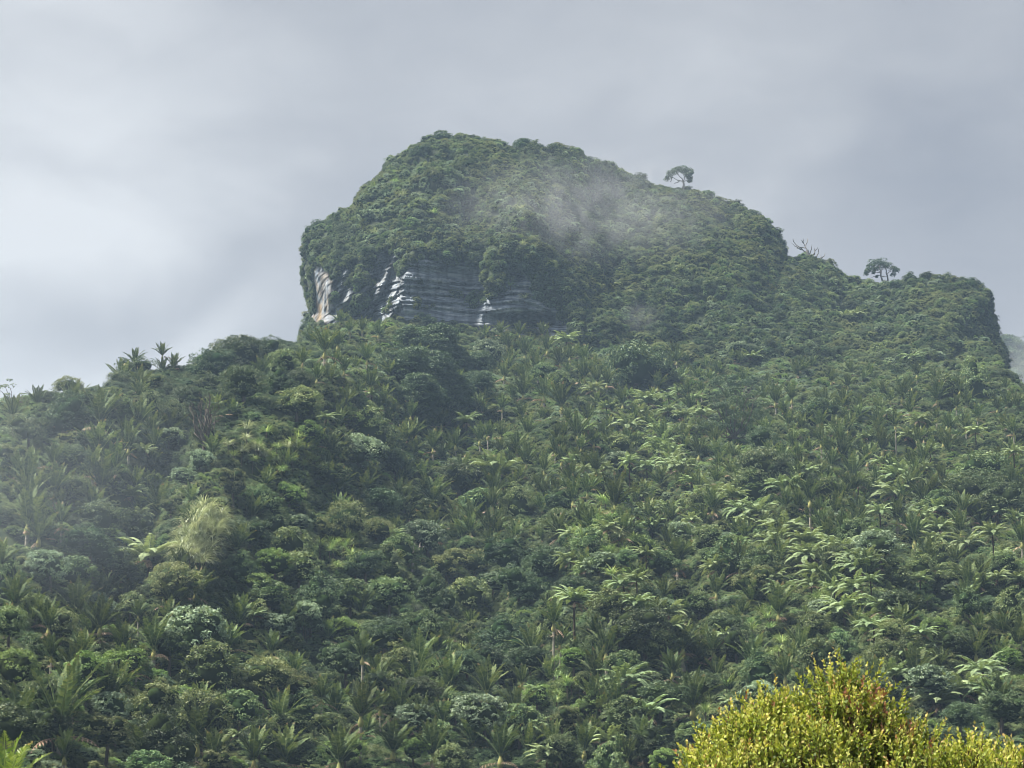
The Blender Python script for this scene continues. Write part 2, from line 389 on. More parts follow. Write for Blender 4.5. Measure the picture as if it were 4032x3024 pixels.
def hill_z(x, Y):
    x = np.asarray(x, float); Y = np.asarray(Y, float); a = x/Y
    i = np.clip((a-AG[0])/(AG[1]-AG[0]), 0, NA-1.001); j = np.clip((Y-YG[0])/(YG[1]-YG[0]), 0, NY-1.001)
    i0 = i.astype(int); j0 = j.astype(int); fi = i-i0; fj = j-j0
    return (HZ[i0, j0]*(1-fi)*(1-fj) + HZ[i0+1, j0]*fi*(1-fj) + HZ[i0, j0+1]*(1-fi)*fj + HZ[i0+1, j0+1]*fi*fj)
def grid_faces(n, m, wrap=False):
    i, j = np.meshgrid(np.arange(n if wrap else n-1), np.arange(m-1), indexing='ij'); k = (i+1) % n
    return np.stack([i*m+j, k*m+j, k*m+j+1, i*m+j+1], -1).reshape(-1, 4)
AA, YY = np.meshgrid(AG, YG, indexing='ij')
V = np.stack([AA*YY, YY, HZ + .004*(HZ <= .001)], -1).reshape(-1, 3)
o = link(bpy.data.objects.new('hillside', mesh_np('hillside', V, grid_faces(NA, NY), [M['earth']], smooth=True)))
o['kind'] = 'structure'; o['label'] = 'steep lower slope of the hill under thick bush'
V = [(-9000, -3000, -.02), (9000, -3000, -.02), (9000, 12000, -.02), (-9000, 12000, -.02)]
o = link(bpy.data.objects.new('ground', mesh_np('ground', V, [(0, 1, 2, 3)], [M['earth']]))); o['kind'] = 'structure'

# ------------------------------------------------------------------ the bluff: a closed, inflated massif
OUT = [(303,372),(304,345),(306,327),(313,313),(311,302),(308.6,292),(305,276),(303.5,268),(306,262),(309,251),(321,230),(334,220),(354,209),(372,187),(386,174),
 (392,164),(411,152),(430,142),(441,140),(457,142),(467,140),(481,143),(499,144),(508,151),(518,154),(526,149),(538,151),(563,152),(575,154),(590,166),(607,166),
 (639,180),(657,189),(692,191),(720,205),(748,214),(761,223),(777,245),(783,258),(810,265),(829,272),(851,284),(862,287),(880,287),(907,286),(940,282),(954,284),
 (970,287),(981,297),(987,317),(989,334),(1001,360),(1005,375),(1019,392),(1040,420),(1050,470),(980,470),(900,460),(800,440),(700,420),(600,415),(500,415),(400,410),(330,400)]
OUT = np.array(OUT, float)
# depth of the silhouette along it
EU = np.array([300, 350, 450, 600, 780, 860, 980, 1050.]); EY = np.array([612, 622, 640, 650, 640, 640, 620, 610.])
def in_poly(u, v, poly):
    poly = np.asarray(poly, float); c = np.zeros(np.shape(u), bool)
    x0, y0 = poly[-1]
    for x1, y1 in poly:
        cond = ((y1 > v) != (y0 > v)) & (u < (x0-x1)*(v-y1)/(y0-y1+1e-12) + x1)
        c ^= cond; x0, y0 = x1, y1
    return c
ROCKS = [
 [(304,268),(318,266),(330,268),(336,285),(331,300),(333,318),(322,330),(308,326),(313,313),(308,292)],          # ochre left face
 [(329,303),(343,298),(350,292),(362,283),(372,272),(384,262),(388,262),(386,276),(378,290),(366,296),(352,303),(340,315),(328,322)],
 [(346,270),(352,262),(357,264),(350,282),(343,296),(336,300)],
 [(369,262),(375,254),(382,254),(385,262),(384,270),(372,276)],
 [(390,262),(396,255),(399,258),(396,270),(388,290),(380,296),(376,292)],
 [(408,262),(418,257),(430,258),(448,262),(470,262),(482,272),(488,285),(490,300),(484,315),(478,332),(452,333),(430,322),(404,330),(384,336),(379,322),(392,300),(398,280)],
 [(325,336),(340,328),(352,322),(372,318),(384,312),(386,334),(360,338),(335,340)],
 [(490,262),(503,262),(520,268),(528,278),(534,292),(546,302),(560,312),(570,328),(576,345),(560,352),(520,346),(500,342),(480,338),(474,322),(482,305),(498,296),(506,290),(500,276)],
 [(337,240),(345,234),(349,236),(340,246)], [(346,228),(355,222),(357,224),(348,231)],
 [(556,190),(562,188),(563,204),(557,206)], [(600,205),(612,203),(616,209),(602,212)],
]
def rock_mask(u, v):
    c = np.zeros(np.shape(u), bool)
    for p in ROCKS: c |= in_poly(u, v, p)
    return c
# creases: (top, bottom, throw in metres, px over which the sunny left side falls away, px of the shaded right side)
CREASE = [((337,262),(324,322),5,5,22),((355,262),(340,302),2.5,5,13),((374,254),(352,300),3.5,7,18),((398,256),(378,296),3.5,7,14),((412,260),(381,326),7,5,60),
          ((500,255),(480,325),1.6,3,50),((520,205),(505,262),4,14,40),((432,185),(400,250),4,22,50),((392,180),(352,235),3,18,40),
          ((560,240),(590,330),3,16,40),((665,215),(720,330),4,26,45),((760,235),(800,330),4,24,45),((905,292),(930,380),4,26,45),((965,295),(985,360),3,20,30)]
def bluff_relief(u, v, P):
    D = np.zeros(np.shape(u))
    for (x0, y0), (x1, y1), amp, lw, rw in CREASE:
        t = (v-y0)/(y1-y0); d = u - (x0 + (x1-x0)*t)
        d = d + 2.2*vnoise(P, .35)
        fade = smoothstep((t+.25)/.3)*smoothstep((1.25-t)/.3)
        prof = np.where(d < 0, np.exp(-(d/lw)**2), np.clip(1-d/rw, 0, 1))
        D -= amp*prof*fade                     # towards the camera
    # hollows: (u, v, ru, rv, depth)
    for cu, cv, ru, rv, dep in [(528,321,36,8,9),(517,276,9,5,5),(590,215,40,28,6),(470,225,30,22,4),(620,300,40,25,5),(860,330,36,40,7),(452,290,30,25,3),(372,322,14,8,4),(340,300,4,8,1)]:
        D += dep*np.exp(-(((u-cu)/ru)**2 + ((v-cv)/rv)**2)**2)
    return D
def build_bluff():
    nxt = np.roll(OUT, -1, 0); seg = np.linalg.norm(nxt-OUT, axis=1)
    pts = []
    for p, q, s in zip(OUT, nxt, seg):
        dens = .9 if (p[0] < 600 and p[1] < 390) or p[1] < 300 else .35
        k = max(1, int(s*dens*1.0)); t = np.arange(k)/k
        pts.append(p + (q-p)*t[:, None])
    pts = np.concatenate(pts)
    for _ in range(2): pts = (np.roll(pts, 1, 0) + 2*pts + np.roll(pts, -1, 0))/4
    n = len(pts)
    sp0, sp1 = np.array([395., 312.]), np.array([930., 372.])
    sv = sp1-sp0; t = ((pts-sp0) @ sv)/(sv @ sv)
    # soften the clamp so rays do not bunch
    tt = np.clip(t*.86 + .07, .0, 1)
    tgt = sp0 + tt[:, None]*sv
    yed = np.interp(pts[:, 0], EU, EY) 
    ybot = np.interp(pts[:, 0], [300, 520, 640, 1050], [574, 572, 530, 512]); wb_ = smoothstep((pts[:, 1]-372)/35); yed = yed*(1-wb_) + ybot*wb_
    ysp = 566 - 16*tt
    m = 190
    r = (np.linspace(0, 1, m))**1.25
    g = np.sqrt(1-(1-r)**2.2)
    U = pts[:, 0][:, None]*(1-r) + tgt[:, 0][:, None]*r; Vv = pts[:, 1][:, None]*(1-r) + tgt[:, 1][:, None]*r
    wl = smoothstep((pts[:, 0] - 520)/110)[:, None]; g = g*(1-wl) + (r**.9)[None, :]*wl
    Y = yed[:, None]*(1-g) + ysp[:, None]*g
    P = uvY(U, Vv, Y)
    amp = smoothstep(r/.12)[None, :]
    jit = 5*fbm(P, .09, 3); jit2 = 4*fbm(P + 31, .09, 3)
    wst = U + .5*(Vv-290) + 2.5*vnoise(P, .3)
    streak = in_poly(U, Vv, [(334,262),(350,246),(372,250),(398,252),(404,262),(396,290),(384,318),(386,336),(330,338),(322,326),(332,300)]) & (vnoise(np.stack([wst/8., Vv/34., 0*U], -1)) > -.22)
    bare = (streak | rock_mask(U + jit + 1.2*vnoise(P, .6), Vv + jit2 + 1.2*vnoise(P+9, .6)) & (fbm(P + 77, .11, 3) + .25*(U > 405)*(Vv > 262) < .34 + .3*(U > 405))).astype(float)
    D = bluff_relief(U, Vv, P)*amp + (2.2*fbm(P, 1/18., 3))*amp
    # strata ledges on bare rock
    xr = P[..., 0]
    h = P[..., 2] + np.where(U < 400, -.30*(xr + 26), .12*(xr + 26)) - 2.6*np.exp(-((U-524)/30)**2) + .8*fbm(P, 1/14., 2)
    Q = np.stack([xr*.07, P[..., 1]*.07, h], -1)
    hw = h + 1.6*vnoise(Q, .35) + .5*vnoise(Q + 5, 1.1)
    l1 = (hw/2.3) % 1.0; l2 = (hw/.78 + .5*vnoise(Q + 2, .4)) % 1.0
    str_ = (.45 + .75*np.clip(vnoise(Q + 21, .3) + .4, 0, 1))*np.where(U < 334, .3, 1)
    crack = np.exp(-(np.abs(vnoise(np.stack([xr + .25*h, 0*xr, h*.12], -1), .22))/.05)**2)
    big_ = np.clip(vnoise(np.stack([xr*.05, 0*xr, h], -1) + 11, .28), 0, 1)
    xs_ = (wst/13.5) % 1.0; D += 3.2*np.where(xs_ < .45, xs_/.45, (1-xs_)/.55)*smoothstep((404-U)/8)*smoothstep((U-328)/8)*smoothstep((Vv-235)/15)
    D += (1.9*l1**2*str_ + .7*l2**2*str_ + 1.6*big_ + .7*crack + 1.0*fbm(P*np.array([1, 1, 1.4]), .25, 3) + 2.4*fbm(P*np.array([1, 1, .35]) + 60, .07, 2))*bare*smoothstep(r/.02)[None, :]
    P = uvY(U, Vv, Y + D)
    nrm = unit(np.cross(np.gradient(P, axis=0), np.gradient(P, axis=1))); nrm = np.where(nrm[..., 1:2] > 0, -nrm, nrm)
    nrm = unit(nrm + np.array([0, 0, .5]))
    lump = 3.4*domes(P, 8.0) + 2.0*domes(P + 21, 3.8) - 1.2
    soft = np.mean([rock_mask(U + jit + dx, Vv + jit2 + dy) for dx, dy in ((0, 0), (7, 0), (-7, 0), (0, 7), (0, -7), (5, 5), (-5, 5), (5, -5), (-5, -5), (0, 12))], axis=0)
    soft = np.maximum(soft, .5*np.exp(-(((U-366)/36)**2 + ((Vv-290)/38)**2)**2)); lump = lump*np.clip(1-1.5*soft, 0, 1)
    P = P + nrm*(lump*(1-bare)*smoothstep(r/.05)[None, :])[..., None]
    ochre = np.zeros_like(U); ochre[in_poly(U, Vv, ROCKS[0]) & (U < 334)] = .55
    ochre += .9*np.exp(-(((U-320)/9)**2 + ((Vv-311)/8)**2)) + .35*np.exp(-(((U-520)/26)**2 + ((Vv-334)/7)**2)) + .8*np.exp(-(((U-541)/3)**2 + ((Vv-325)/12)**2))
    pale = .8*in_poly(U, Vv, ROCKS[1]) + .8*in_poly(U, Vv, ROCKS[2]) + .8*in_poly(U, Vv, ROCKS[3]) + .8*in_poly(U, Vv, ROCKS[4]) + .9*np.exp(-(((U-498)/13)**2 + ((Vv-327)/5)**2)) + 0*(U < 334) + .55*((U > 334) & (U < 402))  # mask of the painted sunlight on left-hand rocks, creases added below
    for (x0, y0), (x1, y1), *_r in CREASE[:5]:
        tq = (Vv-y0)/(y1-y0); d = U-(x0+(x1-x0)*tq); pale += .6*np.exp(-((d+1)/3.2)**2)*(tq > -.1)*(tq < 1.1)
    front = P.reshape(-1, 3)
    me = mesh_np('hill', front, grid_faces(n, m, wrap=True)[:, ::-1], [M['rock']],
                 {'bare': bare.ravel(), 'ochre': np.clip(ochre, 0, 1).ravel(), 'pale': np.clip(pale, 0, 1).ravel()}, smooth=False)
    # back half, coarse
    rb = np.linspace(0, 1, 14); gb = np.sqrt(1-(1-rb)**2)
    Ub = pts[::1, 0][:, None]*(1-rb) + tgt[:, 0][:, None]*rb; Vb = pts[:, 1][:, None]*(1-rb) + (tgt[:, 1][:, None])*rb
    Yb = yed[:, None] + 75*gb[None, :]
    Pb = uvY(Ub, Vb, Yb).reshape(-1, 3)
    # join both into one mesh
    fb = grid_faces(n, 14, wrap=True) + len(front)
    Va = np.concatenate([front, Pb]); Fa = np.concatenate([grid_faces(n, m, wrap=True)[:, ::-1], fb])
    z = np.zeros(len(Pb))
    me2 = mesh_np('bluff', Va, Fa, [M['rock']], {'bare': np.r_[bare.ravel(), z], 'ochre': np.r_[np.clip(ochre, 0, 1).ravel(), z], 'pale': np.r_[np.clip(pale, 0, 1).ravel(), z]}, smooth=False)
    bpy.data.meshes.remove(me)
    return me2, P, U, Vv, bare
bl_me, BP, BU, BV, BBARE = build_bluff()
o = link(bpy.data.objects.new('hill', bl_me)); o['kind'] = 'structure'; o['label'] = 'rocky limestone bluff crowned with bush'

# far hill seen through the mist beyond the ridge's end
def far_hill():
    n, m = 90, 24
    Uf = np.linspace(930, 1420, n); top = 352 + 6*np.sin(Uf/9) - 20*smoothstep((Uf-1010)/120) + 4*np.sin(Uf/3.7)
    V_ = []
    for u_, v_ in zip(Uf, top):
        r = np.linspace(0, 1, m)
        V_.append(uvY(np.full(m, u_), v_ + 260*r**1.2, 1080 - 330*r))
    P = np.stack(V_); P[..., 1] += 12*fbm(P, 1/50., 3)
    P2 = P[:, :1].repeat(6, 1).copy(); k = np.arange(6)/5.; P2[..., 1] += 200*k; P2[..., 2] -= 120*k
    A = np.concatenate([P2[:, ::-1], P], 1)
    me = mesh_np('far_hill', A.reshape(-1, 3), grid_faces(n, A.shape[1]), [M['earth']], smooth=True)
    o = link(bpy.data.objects.new('far_hill', me)); o['kind'] = 'structure'
    return P
FARP = far_hill()

# ------------------------------------------------------------------ plant prototypes
def frond(P, base, az, th0, bend, Ln, wid, npin, rgen, tip_brown=0.0, vee=.35, droop=.0, pw=.13, tb=.5, mi=0, rmi=None, sweep=.55):
    """one feather frond: curved midrib with pinnae on both sides"""
    ns = 7; t = np.linspace(0, 1, ns); ph = th0 + bend*t**1.6
    ca, sa = math.cos(az), math.sin(az)
    ds = Ln/(ns-1); rr = np.concatenate([[0], np.cumsum(np.sin(ph[:-1])*ds)]); zz = np.concatenate([[0], np.cumsum(np.cos(ph[:-1])*ds)])
    mid = np.stack([base[0] + rr*ca, base[1] + rr*sa, base[2] + zz], 1)
    tube(P, mid, np.linspace(.045, .012, ns)*Ln/2.6, 3, .8, mi if rmi is None else rmi)
    tp = np.linspace(.10, .98, npin); 
    C = np.stack([np.interp(tp, t, mid[:, k]) for k in range(3)], 1)
    phi = np.interp(tp, t, ph)
    T = np.stack([np.sin(phi)*ca, np.sin(phi)*sa, np.cos(phi)], 1)
    Nn = np.stack([-np.cos(phi)*ca, -np.cos(phi)*sa, np.sin(phi)], 1)
    S = np.cross(T, Nn)
    prof = np.sin(np.clip(tp*1.02, 0, 1)**.75*math.pi)**.55
    prof = np.clip(prof, .25, 1)*np.where(tp > .8, 1-(tp-.8)*2.2, 1)
    for sgn in (-1, 1):
        D = S*sgn + T*sweep + Nn*vee - np.array([0, 0, 1])*droop
        D = D + rgen.normal(0, .12, D.shape)
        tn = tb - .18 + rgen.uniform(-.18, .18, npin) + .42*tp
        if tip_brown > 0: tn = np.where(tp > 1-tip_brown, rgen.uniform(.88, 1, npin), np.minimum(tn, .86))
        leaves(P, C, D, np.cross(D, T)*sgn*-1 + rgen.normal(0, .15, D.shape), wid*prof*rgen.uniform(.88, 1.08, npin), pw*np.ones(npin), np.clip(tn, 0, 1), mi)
def palm_mesh(seed, n=13, spread=1.0, hi=True, dead=2):
    rg = np.random.default_rng(seed); P = Parts()
    for k in range(n):
        f = k/(n-1); az = k*2.399 + rg.uniform(-.25, .25)
        th = R(4 + 44*f*spread + rg.uniform(-4, 4)); bend = R(14 + 34*f + rg.uniform(-8, 10))
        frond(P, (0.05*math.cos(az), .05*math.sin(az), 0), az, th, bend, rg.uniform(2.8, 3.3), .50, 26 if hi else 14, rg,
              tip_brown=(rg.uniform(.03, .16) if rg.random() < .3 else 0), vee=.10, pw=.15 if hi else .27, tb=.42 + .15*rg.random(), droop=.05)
    for k in range(dead):
        az = rg.uniform(0, 6.28)
        frond(P, (0, 0, -.5), az, R(95 + rg.uniform(-20, 10)), R(65), rg.uniform(1.6, 2.3), .35, 9, rg, vee=-.1, droop=.8, pw=.1, tb=.75, mi=1)
    return P.mesh('palm_crown', [M['palm'], M['dead_frond']])
def shaft_mesh(seed):
    P = Parts(); z = np.linspace(-.7, .25, 7); r = np.array([.17, .24, .25, .22, .17, .12, .07])
    tube(P, np.stack([0*z, 0*z, z], 1), r, 8, .5, 0); return P.mesh('crownshaft', [M['shaft']], True)
def flower_mesh(seed):
    rg = np.random.default_rng(seed); P = Parts()
    for k in range(26):
        az = rg.uniform(0, 6.28); D = np.array([[math.cos(az), math.sin(az), rg.uniform(-.9, .3)]])
        leaves(P, np.array([[.16*math.cos(az), .16*math.sin(az), -1.05]]), D, np.array([[0, .3, 1.]]), rg.uniform(.35, .6), .07, rg.uniform(.3, 1), 0)
    return P.mesh('flower_stalks', [M['dead_frond']])
def trunk_mesh(name, mat, r0, r1, seed, lean=.02):
    rg = np.random.default_rng(seed); P = Parts(); n = 9; z = np.linspace(-1.0, 0, n)     # unit height, stretched by the object's z scale
    xy = np.cumsum(rg.normal(0, lean, (n, 2)), 0); xy -= xy[-1]
    tube(P, np.c_[xy, z], np.linspace(r0, r1, n), 7, .5, 0); return P.mesh(name, [mat], True)
def fern_mesh(seed, n=15, flat=1.0):
    rg = np.random.default_rng(seed); P = Parts()
    for k in range(n):
        f = k/(n-1); az = k*2.399 + rg.uniform(-.2, .2)
        th = R(30 + 46*f*flat + rg.uniform(-6, 6)); bend = R(80 + 22*f + rg.uniform(-12, 12))
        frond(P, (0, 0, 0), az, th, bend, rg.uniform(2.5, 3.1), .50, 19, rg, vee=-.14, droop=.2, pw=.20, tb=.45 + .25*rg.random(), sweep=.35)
    for k in range(3):
        az = rg.uniform(0, 6.28); frond(P, (0, 0, -.1), az, R(100), R(70), 1.7, .4, 9, rg, vee=-.1, droop=.8, pw=.1, tb=.4, mi=1)
    return P.mesh('fern_crown', [M['fern'], M['dead_frond']])
def ball_dirs(rg, n): return unit(rg.normal(0, 1, (n, 3)))
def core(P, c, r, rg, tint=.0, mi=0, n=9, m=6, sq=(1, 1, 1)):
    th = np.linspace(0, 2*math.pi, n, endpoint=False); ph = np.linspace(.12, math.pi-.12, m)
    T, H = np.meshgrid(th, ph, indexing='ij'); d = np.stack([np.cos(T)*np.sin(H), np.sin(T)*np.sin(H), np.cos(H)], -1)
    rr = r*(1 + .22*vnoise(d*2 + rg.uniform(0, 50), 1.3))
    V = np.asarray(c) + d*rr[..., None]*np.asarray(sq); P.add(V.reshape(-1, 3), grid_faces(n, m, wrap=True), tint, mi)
def clump(P, c, r, rg, nleaf, ls, tint0=.5, flat=.7, mi=0, up=.55):
    """a puff of leaves on the upper, outer side of a small dome"""
    d = ball_dirs(rg, nleaf); d[:, 2] = np.where(d[:, 2] < -.35, -d[:, 2], d[:, 2]); d = unit(d)
    rad = r*rg.uniform(.72, 1.08, (nleaf, 1)); C = np.asarray(c) + d*rad*np.array([1, 1, flat])
    N = unit(d*(1-up) + np.array([0, 0, up]) + rg.normal(0, .35, (nleaf, 3)))
    D = unit(np.cross(N, rg.normal(0, 1, (nleaf, 3))) + .35*d)
    tn = np.clip(tint0 + .2*rg.normal(0, 1, nleaf), 0, 1)
    leaves(P, C - D*ls*.5, D, N, ls*rg.uniform(.7, 1.3, nleaf), ls*.62*rg.uniform(.7, 1.2, nleaf), tn, mi)
def crown_mesh(kind, seed, rx=3.0, rz=2.2, ncl=101, rcl=.75, nleaf=40, ls=.26, style='round', flat=.7, mat=None):
    """broadleaf crown of unit-ish size; centre at the origin"""
    rg = np.random.default_rng(seed); P = Parts()
    if style == 'round': lobes = [((0, 0, 0), 1.0)] + [((rg.uniform(-.5, .5)*rx, rg.uniform(-.5, .5)*rx, rg.uniform(-.25, .35)*rz), rg.uniform(.45, .7)) for _ in range(6)]
    elif style == 'lumpy': lobes = [((rg.uniform(-.7, .7)*rx, rg.uniform(-.7, .7)*rx, rg.uniform(-.5, .6)*rz), rg.uniform(.38, .6)) for _ in range(9)] + [((0, 0, -.1*rz), .7)]
    else: lobes = [((0, 0, k*rz*.5 - .5*rz), .95 - .28*k) for k in range(3)]
    lc = np.array([l[0] for l in lobes], float); lr = np.array([l[1] for l in lobes])
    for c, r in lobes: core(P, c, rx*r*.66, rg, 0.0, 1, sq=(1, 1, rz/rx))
    made = 0; tries = 0
    while made < ncl and tries < ncl*20:
        tries += 1; k = rg.choice(len(lobes), p=lr**2/np.sum(lr**2))
        d = ball_dirs(rg, 1)[0]
        if d[2] < -.8: d[2] *= -1
        p = lc[k] + d*lr[k]*np.array([rx, rx, rz])*rg.uniform(.9, 1.05)
        q = (p - lc)/(lr[:, None]*np.array([rx, rx, rz])); dd = np.linalg.norm(q, axis=1)
        if (np.delete(dd, k) < .80).any(): continue
        made += 1; rr = rcl*rg.uniform(.6, 1.25)
        clump(P, p, rr, rg, int(nleaf*rr/rcl), ls, .28 + .4*rg.random(), flat)
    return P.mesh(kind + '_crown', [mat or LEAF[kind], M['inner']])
def flax_mesh(mat, seed, n=80, Ln=1.6, hang=1.0, w=.075, rx=.5):
    rg = np.random.default_rng(seed); P = Parts()
    for k in range(n):
        az = rg.uniform(0, 6.28); th = R(rg.uniform(5, 75)); bend = R(rg.uniform(50, 115))*hang; L_ = Ln*rg.uniform(.6, 1.15)
        ns = 5; t = np.linspace(0, 1, ns); ph = th + bend*t; ds = L_/(ns-1)
        rr = np.concatenate([[0], np.cumsum(np.sin(ph[:-1])*ds)]) + rx*rg.random(); zz = np.concatenate([[0], np.cumsum(np.cos(ph[:-1])*ds)])
        mid = np.stack([rr*math.cos(az), rr*math.sin(az), zz], 1); s = np.array([-math.sin(az), math.cos(az), 0])
        ww = w*np.array([.6, 1, 1, .7, .1])[:, None]*.5*rg.uniform(.7, 1.3)
        V = np.concatenate([mid - s*ww, mid + s*ww]); Fq = [(i, i+1, ns+i+1, ns+i) for i in range(ns-1)]
        P.add(V, Fq, np.clip(rg.uniform(.1, .95) + .15*t[:-1] - .1, 0, 1))
    return P.mesh('strap_leaves', [mat])

PALM = [palm_mesh(s, n=[12, 11, 14, 11, 13, 12][i], spread=[1, .8, 1.1, .9, 1.2, .7][i], dead=[2, 1, 3, 2, 1, 0][i]) for i, s in enumerate((11, 12, 13, 14, 15, 16))]
PALM_FAR = [palm_mesh(s, n=12, spread=[1, .85, 1.15][i], hi=False, dead=1) for i, s in enumerate((31, 32, 33))]
SHAFT = shaft_mesh(1); FLOWERS = [flower_mesh(k) for k in (1, 2)]
PTRUNK = [trunk_mesh('palm_trunk', M['palm_trunk'], .16, .12, k) for k in (1, 2, 3)]
FTRUNK = [trunk_mesh('fern_trunk', M['fern_trunk'], .13, .10, k) for k in (4, 5)]
TTRUNK = [trunk_mesh('tree_trunk', M['trunk'], .32, .14, k, .05) for k in (6, 7, 8)]
FERN = [fern_mesh(s, n=[19, 21, 17, 20][i], flat=[1, .8, 1.15, .9][i]) for i, s in enumerate((21, 22, 23, 24))]
CROWN = {}
CROWN['dark'] = [crown_mesh('dark', 41, ncl=123, rcl=.7, nleaf=46, ls=.24, style='lumpy', flat=.55), crown_mesh('dark', 42, ncl=116, rcl=.8, nleaf=50, ls=.26, style='round', flat=.55), crown_mesh('dark', 43, rz=2.8, ncl=123, rcl=.7, nleaf=44, ls=.24, style='lumpy', flat=.5)]
CROWN['mid'] = [crown_mesh('mid', 51, ncl=108, rcl=.7, nleaf=40, ls=.27, style='lumpy'), crown_mesh('mid', 52, ncl=108, rcl=.6, nleaf=36, ls=.30, style='round'), crown_mesh('mid', 53, rz=3.1, ncl=108, rcl=.6, nleaf=36, ls=.28, style='cone')]
CROWN['grey'] = [crown_mesh('grey', 61, ncl=123, rcl=.5, nleaf=32, ls=.30, style='round'), crown_mesh('grey', 62, ncl=116, rcl=.55, nleaf=34, ls=.28, style='lumpy')]
CROWN['bright'] = [crown_mesh('bright', 71, ncl=108, rcl=.6, nleaf=36, ls=.26, style='lumpy'), crown_mesh('bright', 72, ncl=101, rcl=.55, nleaf=34, ls=.28, style='round')]
CROWN['olive'] = [crown_mesh('olive', 81, ncl=116, rcl=.55, nleaf=38, ls=.24, style='lumpy'), crown_mesh('olive', 82, ncl=116, rcl=.6, nleaf=36, ls=.24, style='round')]
FLAX = [flax_mesh(M['flax'], k) for k in (91, 92)]
FLAXP = [flax_mesh(M['flax_pale'], k, n=110, Ln=2.0) for k in (93, 94)]
BIG = crown_mesh('dark', 45, rx=5.0, rz=4.2, ncl=230, rcl=1.15, nleaf=110, ls=.30, style='lumpy', flat=.42, mat=M['big_leaf'])

# ------------------------------------------------------------------ regions, for labels
def region(u, v, on_bluff=False):
    if on_bluff:
        if u < 400: return 'on the rounded shoulder above the pale streaked rocks' if v < 262 else 'among the pale streaked rocks of the cliff'
        if u < 500: return 'on the summit dome of the bluff' if v < 200 else 'hanging over the dark layered rock face'
        if u < 590: return 'on the rib above the arched hollow in the cliff' if v > 215 else 'under the mist below the summit'
        if u < 700: return 'in the misty hollow of the bluff' if v < 260 else 'on the slope beside the foot of the cliff'
        if u < 790: return 'on the ridge below the lone umbrella tree' if v < 290 else 'on the steep slope under the ridge step'
        if u < 870: return 'below the dead snag on the ridge'
        return 'on the blocky end of the ridge' if v < 345 else 'below the blocky end of the ridge'
    if v < 400:
        if u < 175: return 'on the low skyline of the near hill'
        if u < 310: return 'on the dark wooded knoll next to the cliff'
        if u < 420: return 'below the pale streaked rocks'
        if u < 580: return 'at the foot of the dark cliff'
        if u < 760: return 'on the bench below the misty hollow'
        return 'high on the slope below the ridge end'
    if v < 480:
        if u < 200: return 'in the hazy palm stand under the low skyline'
        if u < 380: return 'on the sunlit spur with strap leaves'
        if u < 560: return 'on the palm slope below the dark tree clump'
        if u < 720: return 'on the palm and fern slope below the bench'
        if u < 860: return 'around the dark spreading tree on the slope'
        return 'on the far slope below the ridge end'
    if v < 570:
        if u < 180: return 'in the hazy hollow beside the pale hanging clump'
        if u < 330: return 'around the pale hanging clump'
        if u < 480: return 'by the bare white tree'
        if u < 640: return 'in the dark gully below the large pale fern'
        if u < 800: return 'around the cascade of bright ferns'
        return 'beyond the cascade of bright ferns'
    if v < 660:
        if u < 190: return 'around the silvery shrub mound'
        if u < 340: return 'below the silvery shrub mound'
        if u < 560: return 'in the dark wood of the lower slope'
        if u < 720: return 'on the lower slope above the yellow shrub'
        if u < 860: return 'just above the yellow shrub'
        return 'behind the yellow shrub'
    if u < 170: return 'at the lower edge beside the bright palm tip'
    if u < 340: return 'at the lower edge in olive scrub'
    if u < 520: return 'at the lower edge by the tall pale trunk'
    if u < 680: return 'at the lower edge beside the yellow shrub'
    return 'close behind the yellow shrub'

USED = {}
def tag(o, label, cat, group=None, kind=None):
    o['label'] = label; o['category'] = cat
    if group: o['group'] = group
    if kind: o['kind'] = kind
    return o
def empty(name, loc, rz=0.0, s=1.0):
    e = bpy.data.objects.new(name, None); COL.objects.link(e); e.location = tuple(float(q) for q in loc)
    e.rotation_euler = (0, 0, rz); e.scale = (s, s, s); e.empty_display_size = .5; return e
def child(name, me, parent, loc=(0, 0, 0), scale=(1, 1, 1), rot=(0, 0, 0)):
    o = bpy.data.objects.new(name, me); COL.objects.link(o); o.parent = parent; o.location = loc; o.scale = scale; o.rotation_euler = rot; return o

def on_slope(u, v, gap):
    """ground point on the hillside such that a plant top `gap` metres above it shows at (u, v); returns (x, Y, z, gap)"""
    a, e = uv_to_ae(u, v); Ys = np.linspace(160, 640, 1200); g = CAMZ + e*Ys - hill_z(a*Ys, Ys)
    neg = np.where(g <= 0)[0]; end = neg[0] if len(neg) else len(Ys)
    gg = g[:end]
    idx = np.where(gg <= gap)[0]
    if len(neg) and len(idx): k = idx[0]
    else: k = int(np.argmin(g))
    Y = Ys[k]; return float(a*Y), float(Y), float(hill_z(a*Y, Y)), float(max(g[k], .3))

things = []      # (kind, u, v, size px) for spacing checks
import collections
PROTO = {}
def width_to_scale(w_px, Y, base): return float(w_px*Y/F/base)

